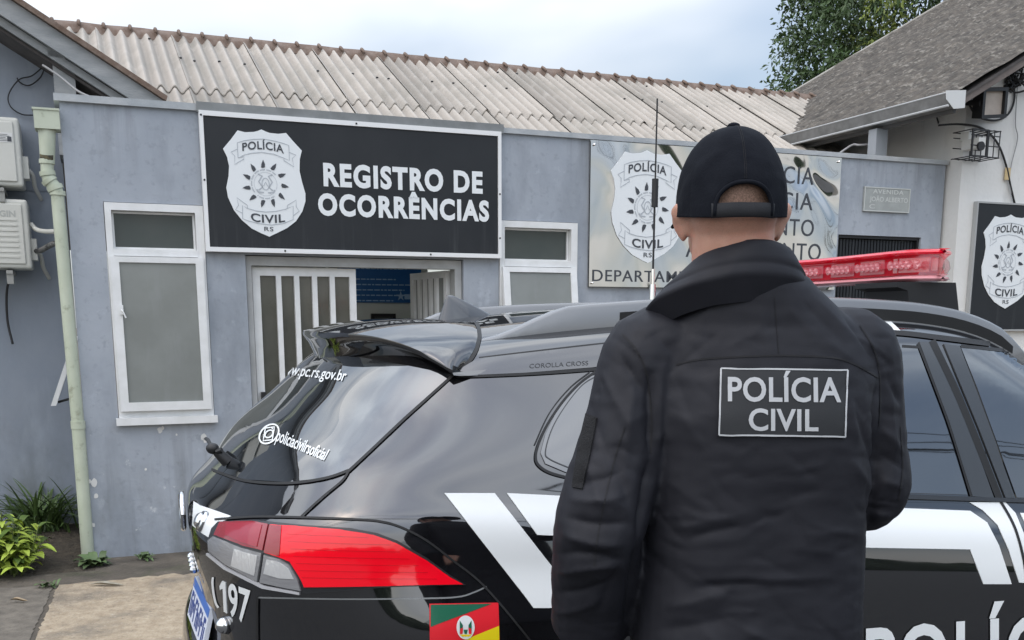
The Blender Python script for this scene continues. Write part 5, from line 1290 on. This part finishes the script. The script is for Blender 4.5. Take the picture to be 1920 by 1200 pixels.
# folds: soft ridges and creases along lines on the cloth
FOLDS = []
def fold(x0, y0, x1, y1, wpx, amp, curve=0.0):
    n = 7; pts = []
    for k in range(n):
        t = k / (n - 1); mx, my = x0 + (x1 - x0) * t, y0 + (y1 - y0) * t; L_ = hypot(x1 - x0, y1 - y0)
        nx, ny = -(y1 - y0) / L_, (x1 - x0) / L_; b = curve * 4 * t * (1 - t)
        h, _ = hit(mx + nx * b, my + ny * b, JV0)
        if h is not None: pts.append(h)
    if len(pts) > 1: FOLDS.append((pts, wpx / 1250, amp * (.95 if x0 < 1230 or x0 > 1585 else .7) / 1000))
for a in [(1218, 690, 1222, 860, 15, -11), (1222, 860, 1196, 1010, 14, -10), (1196, 1010, 1172, 1190, 14, -9), (1240, 700, 1236, 860, 16, 5), (1645, 720, 1640, 870, 12, -9), (1640, 870, 1628, 990, 12, -8),
          (1072, 905, 1170, 880, 10, -4, 8), (1066, 935, 1180, 925, 12, 5, 10), (1058, 968, 1185, 978, 11, -6, 9), (1052, 1000, 1170, 1022, 13, 6, 8), (1046, 1040, 1165, 1052, 11, -6, -8), (1046, 1076, 1160, 1064, 13, 6, -6), (1040, 1110, 1150, 1088, 11, -5, 8), (1040, 1150, 1130, 1120, 14, 5, 6), (1120, 1150, 1160, 1060, 10, -4),
          (1130, 700, 1190, 820, 14, 4), (1108, 760, 1150, 900, 12, -3), (1160, 660, 1205, 740, 10, -4), (1180, 640, 1225, 700, 10, 4), (1190, 720, 1172, 860, 10, 4), (1150, 840, 1180, 960, 10, -3.5), (1095, 850, 1130, 960, 9, 3),
          (1285, 1012, 1400, 985, 10, -5, -4), (1400, 985, 1490, 955, 9, -3), (1260, 990, 1420, 960, 16, 4), (1290, 1085, 1600, 1082, 12, 4, 3), (1300, 1104, 1440, 1096, 9, -6, -5), (1440, 1098, 1540, 1104, 9, -3), (1250, 1140, 1360, 1108, 16, 5, 4), (1390, 1180, 1490, 1225, 10, 4), (1230, 1180, 1390, 1150, 18, -5, 6), (1480, 890, 1570, 862, 12, 2.5), (1500, 1000, 1620, 1000, 14, 2.5), (1420, 930, 1560, 920, 16, -2), (1250, 900, 1330, 960, 18, 3), (1560, 1040, 1625, 1020, 12, -3), (1420, 850, 1600, 835, 14, 1.8),
          (1595, 860, 1640, 930, 14, 4), (1600, 760, 1640, 870, 12, -4), (1590, 720, 1610, 830, 13, 3), (1560, 700, 1640, 800, 10, -2.5),
          (1530, 560, 1620, 650, 13, 3), (1500, 560, 1580, 640, 12, -2.5), (1470, 570, 1540, 640, 14, 2), (1420, 560, 1440, 650, 16, 1.6), (1580, 590, 1650, 690, 10, -3), (1620, 620, 1665, 720, 10, 3), (1240, 590, 1300, 640, 14, 2), (1220, 620, 1270, 670, 12, -2.5), (1330, 570, 1300, 650, 16, 1.8),
          (1660, 700, 1690, 760, 9, -4), (1650, 800, 1694, 850, 9, 4), (1650, 850, 1696, 880, 8, -4), (1650, 900, 1694, 915, 9, 4), (1645, 940, 1688, 945, 8, -4), (1642, 965, 1672, 968, 8, 3), (1670, 720, 1680, 900, 9, 3),
          (1265, 700, 1300, 800, 14, -3), (1270, 760, 1330, 860, 16, 2.5), (1290, 700, 1345, 700, 9, -2)]:
    fold(*a)
random.seed(5)
for k in range(120):
    x, y = random.uniform(1050, 1660), random.uniform(620, 1190); a = random.gauss(.15 if x > 1230 else .5, .45); ln = random.uniform(50, 130)
    fold(x, y, x + ln * cos(a), y + ln * sin(a), random.uniform(5, 11), random.choice((-1, -1, 1)) * random.uniform(.8, 1.9), random.uniform(-10, 10))
disp = np.zeros(len(co)); PC = []
for pts, wd, amp in FOLDS:
    P = np.array([tuple(p) for p in pts]); best = np.full(len(co), 9.0); tt = np.zeros(len(co))
    for i in range(len(P) - 1):
        d = P[i + 1] - P[i]; L2 = max(d @ d, 1e-9); t = np.clip(((co - P[i]) @ d) / L2, 0, 1); q = np.linalg.norm(co - (P[i] + t[:, None] * d), axis=1)
        m = q < best; best[m] = q[m]; tt[m] = (i + t[m]) / (len(P) - 1)
    disp += amp * 1.35 * np.exp(-(best / wd) ** 1.25) * np.clip(np.sin(np.pi * np.clip(tt * .92 + .04, 0, 1)) * 1.3, 0, 1)
pc, _ = hit(1466, 755, JV0); pcn = np.array(tuple(pc)); dd_ = np.linalg.norm((co - pcn) * np.array([1, 1, 1.55]), axis=1)
disp *= 1 - .85 * np.clip((.135 - dd_) / .04, 0, 1)
nz_ = np.array([mnoise.noise(Vector(c) * 14) * .0016 + mnoise.noise(Vector((c[0] * 30, c[1] * 30, c[2] * 60))) * .0009 for c in co])
disp += nz_ * (1 - .8 * np.clip((.13 - dd_) / .04, 0, 1))
co2 = co + no * disp[:, None]
jk_mb = from_np(co2, fs); jacket = jk_mb.build('jacket', JACK, man, smooth=True)
JV = BVHTree.FromPolygons(jk_mb.v, fs)
# collar
mb = MB(); rows = []; cc_ = Vector((.350, 1.708, 0))
def cring(rx, ry, z, til=.62, dx=0.0):
    r = []
    for k in range(60):
        t = 2 * pi * k / 60; x, y = rx * cos(t), ry * sin(t); v = rotz(Vector((x + dx, y, 0)), PYAW)
        zz = z - til * (y + ry) * .55 + .055 * x + .0022 * mnoise.noise(Vector((x * 25, y * 25, z * 30))) - .004 * (1 + cos(t + pi)) * .5
        r.append(cc_ + v + Vector((0, 0, zz)))
    return r
for rx, ry, z, dx in ((.108, .080, 1.56, 0), (.131, .0955, 1.596, 0), (.1335, .0975, 1.601, 0), (.1295, .097, 1.607, .002), (.123, .0945, 1.615, .004), (.1185, .092, 1.6195, .006), (.1193, .0928, 1.622, .007), (.1095, .090, 1.632, .009), (.098, .087, 1.643, .012), (.0885, .0835, 1.6515, .014), (.0835, .081, 1.654, .014), (.080, .078, 1.649, .014), (.077, .075, 1.59, .012)): rows.append(cring(rx, ry, z, .78, dx))
mb.grid(rows, wrap=True); mb.build('collar', JACK, jacket, smooth=True)
def patch_on(name, poly, mat, parent, off, skirt, step=9): return decal(name, poly, mat, parent, off=off, skirt=skirt, step=step, bv=JV)
for nm, pts, wd in (('yoke', [(1268, 684), (1300, 676), (1350, 671), (1460, 667), (1560, 671), (1604, 684), (1646, 708)], 3.4), ('arm', [(1168, 628), (1192, 655), (1212, 700), (1222, 780), (1220, 850)], 3.0), ('arm', [(1612, 610), (1640, 660), (1650, 720), (1648, 800)], 2.4), ('sleeve', [(1172, 800), (1156, 850), (1138, 920), (1122, 1000), (1114, 1060)], 2.4), ('back', [(1452, 556), (1455, 600), (1460, 666)], 1.4), ('sleeve', [(1688, 800), (1692, 880), (1684, 940)], 2.0)):
    mb = MB(); line('', pts, wd, None, off=.0012, bv=JV, mb=mb)
    if mb.v: mb.build('seam', SEAM, jacket)
PQ = [(1351, 690), (1587, 693), (1583, 820), (1346, 817)]
bp_ = patch_on('back_patch', PQ, PATCH, jacket, .0052, .008, 12)
def patch_line(pts, wd, mb): line('', pts, wd, None, off=.0062, bv=JV, mb=mb, curved=False)
mb = MB(); patch_line([(1352, 692), (1585, 695)], 3, mb); patch_line([(1585, 695), (1581, 818)], 3, mb); patch_line([(1581, 818), (1348, 815)], 3, mb); patch_line([(1348, 815), (1352, 692)], 3, mb); mb.build('patch_border', PATCHW, bp_)
mb = MB(); text_px('', 'POLÍCIA', ((1364, 753), (1573, 755), (1572, 709), (1364, 708)), None, off=.0064, bold=.022, space=1.04, bv=JV, mb=mb); text_px('', 'CIVIL', ((1402, 807), (1531, 808), (1531, 768), (1402, 766)), None, off=.0064, bold=.022, space=1.04, bv=JV, mb=mb)
mb.build('patch_lettering', PATCHW, bp_)
patch_on('sleeve_patch', [(1101, 776), (1121, 784), (1108, 850), (1093, 918), (1074, 914), (1086, 840)], FUZZ, jacket, .0035, .006, 6)
# trousers and shoes
T = MB()
ell(T, bb(0, .01, .93), (.175, .125, .13), PYAW)
for sx in (-1, 1): tube_v(T, [bb(sx * .085, 0, .95), bb(sx * .1, .01, .72), bb(sx * .105, .015, .48), bb(sx * .11, 0, .25), bb(sx * .112, -.01, .06)], [.105, .098, .083, .075, .073], 18)
co, no, fs = remesh(T, .01, 4)
nz_ = np.array([mnoise.noise(Vector(c) * 12) * .006 for c in co]); from_np(co + no * nz_[:, None], fs).build('trousers', PANTS, man, smooth=True)
for sx in (-1, 1):
    S_ = MB(); ell(S_, bb(sx * .112, .06, .05), (.052, .15, .055), PYAW); S_.box(lambda a, b, c: bb(sx * .112 + a, b, c), -.05, .05, -.09, .2, 0, .025)
    co, no, fs = remesh(S_, .008, 4); from_np(co, fs).build('shoe', BLK, man, smooth=True)

# ------------------------------------------------------------------ tree behind the white house
random.seed(77)
TC = Vector((6.1, 16.4, 0)); tr = thing('tree', 'tall leafy green tree rising behind the roofs at the upper right', 'tree', (TC.x, TC.y, 0))
mb = MB(); trunk = bez([TC, TC + Vector((.1, 0, 2)), TC + Vector((-.1, .1, 4)), TC + Vector((.1, 0, 5.5))], 6); mb.tube(trunk, [.24 - .006 * k for k in range(len(trunk))], 10); mb.build('trunk', BARK, tr, smooth=True)
tips = []
for k in range(26):
    a = random.uniform(0, 2 * pi); z0 = random.uniform(3.0, 5.4); ln = random.uniform(1.1, 2.4); el = random.uniform(-.1, .9)
    b0 = TC + Vector((0, 0, z0)); d = Vector((cos(a) * cos(el), sin(a) * cos(el), sin(el)))
    p = [b0, b0 + d * ln * .5 + Vector((0, 0, .1)), b0 + d * ln]
    q = bez(p, 5); MB().tube(q, [.06 - .005 * i for i in range(len(q))], 6).build('limb', BARK, tr, smooth=True)
    tips += [q[5], q[7], q[-1]]
lf = MB()
def leaf(c, d, ln, wd, tone):
    s_ = d.cross(Vector((random.gauss(0, 1), random.gauss(0, 1), random.gauss(0, 1)))).normalized() * wd; n_ = d.cross(s_).normalized() * wd * .4
    lf.tone = tone; lf.add([c, c + d * ln * .45 + s_ + n_, c + d * ln, c + d * ln * .45 - s_ + n_], [(0, 1, 2), (0, 2, 3)])
cl = []
for k in range(640):
    v = Vector((random.gauss(0, 1), random.gauss(0, 1), random.gauss(0, 1))).normalized() * random.uniform(.35, 1) ** .6
    c = TC + Vector((.15 + v.x * 2.2, v.y * 2.0, 6.2 + v.z * 2.35 if v.z > -.5 else 6.2 + v.z * 2.2))
    if mnoise.noise(c * .9) < -.24: continue
    cl.append(c)
cl += tips + [TC + Vector((-1.85 + random.uniform(-.15, .25), random.uniform(-.3, .3), 5.05 + random.uniform(-.15, .15))) for _ in range(5)] + [TC + Vector((-1.5 + random.uniform(-.3, .4), random.uniform(-.3, .3), 5.4 + random.uniform(-.3, .4))) for _ in range(8)]
for c in cl:
    yel = mnoise.noise(c * .6 + Vector((5, 0, 0))) > .18; rr_ = random.uniform(.22, .42); base = random.uniform(.75, 1.25)
    for _ in range(random.randint(70, 120)):
        o = Vector([max(-1.5, min(1.5, random.gauss(0, q))) for q in (1, 1, .8)]) * rr_ * .55
        d = (o.normalized() * .5 + Vector((random.gauss(0, .6), random.gauss(0, .6), -.55 + random.gauss(0, .5)))).normalized()
        t = base * random.uniform(.7, 1.3); tone = (.15 * t, .19 * t, .036 * t) if yel and random.random() < .7 else (.055 * t, .097 * t, .03 * t)
        leaf(c + o, d, random.uniform(.07, .12), random.uniform(.014, .024), tone)
lf.build('crown', LEAF, tr)

# ------------------------------------------------------------------ plants, weeds and rubble at the foot of the wall
def blade(mb, base, az, ln, droop, wd, tone, n=7):
    mb.tone = tone; d = Vector((cos(az), sin(az), 0)); s_ = Vector((-sin(az), cos(az), 0)); rows = []
    for i in range(n):
        t = i / (n - 1); x = ln * t * (.35 + .45 * droop * t); z = ln * (t - droop * .75 * t * t)
        w_ = wd * (1 - t ** 2.2) + .0008; c = base + d * x + Vector((0, 0, max(z, .01 - base.z)))
        rows.append([c - s_ * w_ + Vector((0, 0, w_ * .5)), c, c + s_ * w_ + Vector((0, 0, w_ * .5))])
    mb.grid(rows)
random.seed(31)
gc = at_z(78, 1000, .04); gr2 = thing('grass_clump', 'clump of long arching dark green blades against the left wall', 'plant', gc); mb = MB()
for k in range(170):
    g = random.uniform(.6, 1.4); b0 = gc + Vector((random.gauss(0, .07), random.gauss(0, .06), 0)); blade(mb, b0, random.uniform(0, 2 * pi), random.uniform(.26, .6), random.uniform(.3, 1.0), random.uniform(.007, .013), (.065 * g, .11 * g, .03 * g))
mb.build('leaves', LEAF, gr2)
def broad(mb, c, d, up, ln, wd, tone):
    mb.tone = tone; s_ = d.cross(up).normalized(); rows = []
    for i in range(6):
        t = i / 5; w_ = wd * sin(pi * (t * .92 + .06)) ** .8; p = c + d * ln * t + up * (.12 * ln * sin(pi * t) - .25 * ln * t * t)
        rows.append([p - s_ * w_ + up * w_ * .25, p, p + s_ * w_ + up * w_ * .25])
    mb.grid(rows)
yc = at_z(14, 1075, 0); ys = thing('shrub', 'low yellow-green leafy shrub at the lower left edge', 'plant', yc); mb = MB(); sm_b = MB()
for k in range(60):
    a = random.uniform(0, 2 * pi); r_ = random.uniform(0, .25); h = random.uniform(.08, .42) * (1 - r_ * 1.3); b0 = yc + Vector((cos(a) * r_ * .5, sin(a) * r_ * .5, 0)); t0 = yc + Vector((cos(a) * r_, sin(a) * r_, h))
    sm_b.tube([b0, t0], [.005, .003], 5)
    for q in range(7):
        g = random.uniform(.75, 1.25); az = random.uniform(0, 2 * pi); d = Vector((cos(az), sin(az), random.uniform(-.2, .5))).normalized(); dark = random.random() < .25
        broad(mb, t0.lerp(b0, random.uniform(0, .5)), d, Vector((0, 0, 1)), random.uniform(.07, .13), random.uniform(.016, .028), (.10 * g, .16 * g, .03 * g) if dark else (.33 * g, .42 * g, .06 * g))
mb.build('leaves', LEAF, ys, smooth=True); sm_b.build('stem', M('green_stem', (.12, .15, .05), .6), ys)
def weed(px_, py_, label, n, sz):
    c = at_z(px_, py_, .006); o = thing('weed', label, 'plant', c); mb = MB()
    for k in range(n):
        g = random.uniform(.7, 1.25); az = random.uniform(0, 2 * pi); d = Vector((cos(az), sin(az), random.uniform(.15, 1.2))).normalized()
        broad(mb, c + Vector((random.gauss(0, .02), random.gauss(0, .015), 0)), d, Vector((0, 0, 1)), random.uniform(.5, 1) * sz, random.uniform(.12, .2) * sz, (.1 * g, .15 * g, .06 * g))
    mb.build('leaves', LEAF, o, smooth=True)
weed(178, 1060, 'leafy green weed growing at the foot of the drainpipe', 34, .15)
weed(270, 1048, 'tiny green weed growing against the foot of the blue wall', 18, .09)
weed(138, 998, 'small yellowing weed beside the grass clump', 12, .1)
weed(92, 1100, 'flat green weed in the joint of the concrete slab', 16, .07)
st_mb = []
for k in range(26):
    x, y = random.choice(((30, 975), (45, 960), (95, 965), (118, 985), (20, 990), (60, 950))); c = at_z(x + random.uniform(-16, 16), y + random.uniform(-14, 14), .05); r_ = random.uniform(.012, .034); mb = MB(); rows = []
    m_ = 6
    for i in range(m_ + 1):
        a = pi * i / m_; rows.append([c + Vector((sin(a) * cos(2 * pi * j / 9), sin(a) * sin(2 * pi * j / 9), cos(a) * .7)) * r_ * (1 + .35 * mnoise.noise(Vector((i * .7, j * .9, k)))) for j in range(9)])
    mb.grid(rows, wrap=True); tag(mb.build('rubble_stone', STONE), 'pale broken stone lying in the soil around the grass clump', 'stone', 'rubble stones by the left wall')
for k, (x, y, sc_) in enumerate(((200, 1097, .1), (35, 1127, .05))):
    c = at_z(x, y, .012); mb = MB(); rows = []
    for i in range(9):
        t = i / 8; w_ = sc_ * .22 * sin(pi * (t * .9 + .06)); rows.append([c + Vector((sc_ * 2 * (t - .5), s2 * w_, .004 + .014 * sin(pi * t) * abs(s2) + .004 * sin(6 * t))) for s2 in (-1, 0, 1)])
    mb.grid(rows); tag(mb.build('dry_leaf', M('dry_leaf', ((.36, .34, .27), (.42, .3, .17))[k], .7, col2=(.25, .22, .16), nscale=30), smooth=True), ('long pale dry leaf lying on the pavement edge', 'small brown dry leaf lying on the damp slab')[k], 'leaf')

# ------------------------------------------------------------------ overhead cables above the street, mirrored in the car
for k, (y0, z0) in enumerate(((-1.1, 6.1), (-1.5, 6.0), (-2.0, 6.5), (-2.3, 6.3), (-3.0, 6.9))):
    mb = MB(); pts = [Vector((-26 + 52 * i / 30, y0 + .05 * (-26 + 52 * i / 30) + .25 * sin(i * .2 + k), z0 - .5 + .9 * ((i / 30 - .5) * 2) ** 2)) for i in range(31)]
    mb.tube(pts, (.012, .016, .012, .02, .012)[k], 6); tag(mb.build('overhead_cable', CABLE, smooth=True), 'black overhead cable crossing above the street, mirrored in the glossy car', 'cable', 'overhead cables above the street')

# chips where the blue paint has come off
mb = MB(); random.seed(9)
for (x, y), r_ in zip(((300, 806), (305, 803), (382, 820), (384, 826), (180, 930), (176, 905), (640 / 3 + 60, 880), (160, 985), (120, 905), (331, 815)), (.016, .01, .02, .012, .014, .02, .008, .012, .01, .006)):
    u, z = fz(x, y); mb.add([fw(max(u, .004) + r_ * (1 + .5 * mnoise.noise(Vector((k, x, 0)) * .9)) * cos(2 * pi * k / 9), .0022, z + 1.3 * r_ * (1 + .5 * mnoise.noise(Vector((k, y, 3)) * .9)) * sin(2 * pi * k / 9)) for k in range(9)], [tuple(range(9))])
mb.build('paint_chip', M('bare_plaster', (.62, .62, .6), .8), st)
# leafless trees added outside the picture to streak the reflection in the steel sign
for k, (x, y) in enumerate(((13.6, 6.6), (17.5, 4.6))):
    b = Vector((x, y, 0)); t2 = thing('tree', 'bare branching tree added out of view for the polished steel sign to mirror', 'tree', b, group='trees added out of view for the steel sign to mirror'); random.seed(40 + k); mb = MB(); top = b + Vector((.2, .1, 2.6))
    mb.tube([b, b + Vector((.05, 0, 1.3)), top], [.2, .17, .13], 10); mb.build('trunk', BARK, t2, smooth=True)
    for q in range(9):
        a = q * .7; d = Vector((cos(a), sin(a), 1.1)).normalized(); p = bez([top, top + d * 1.1 + Vector((0, 0, .2)), top + d * 2.4 + Vector((random.uniform(-.4, .4), random.uniform(-.4, .4), .3))], 5); MB().tube(p, [.07 - .0055 * i for i in range(len(p))], 6).build('limb', BARK, t2, smooth=True)
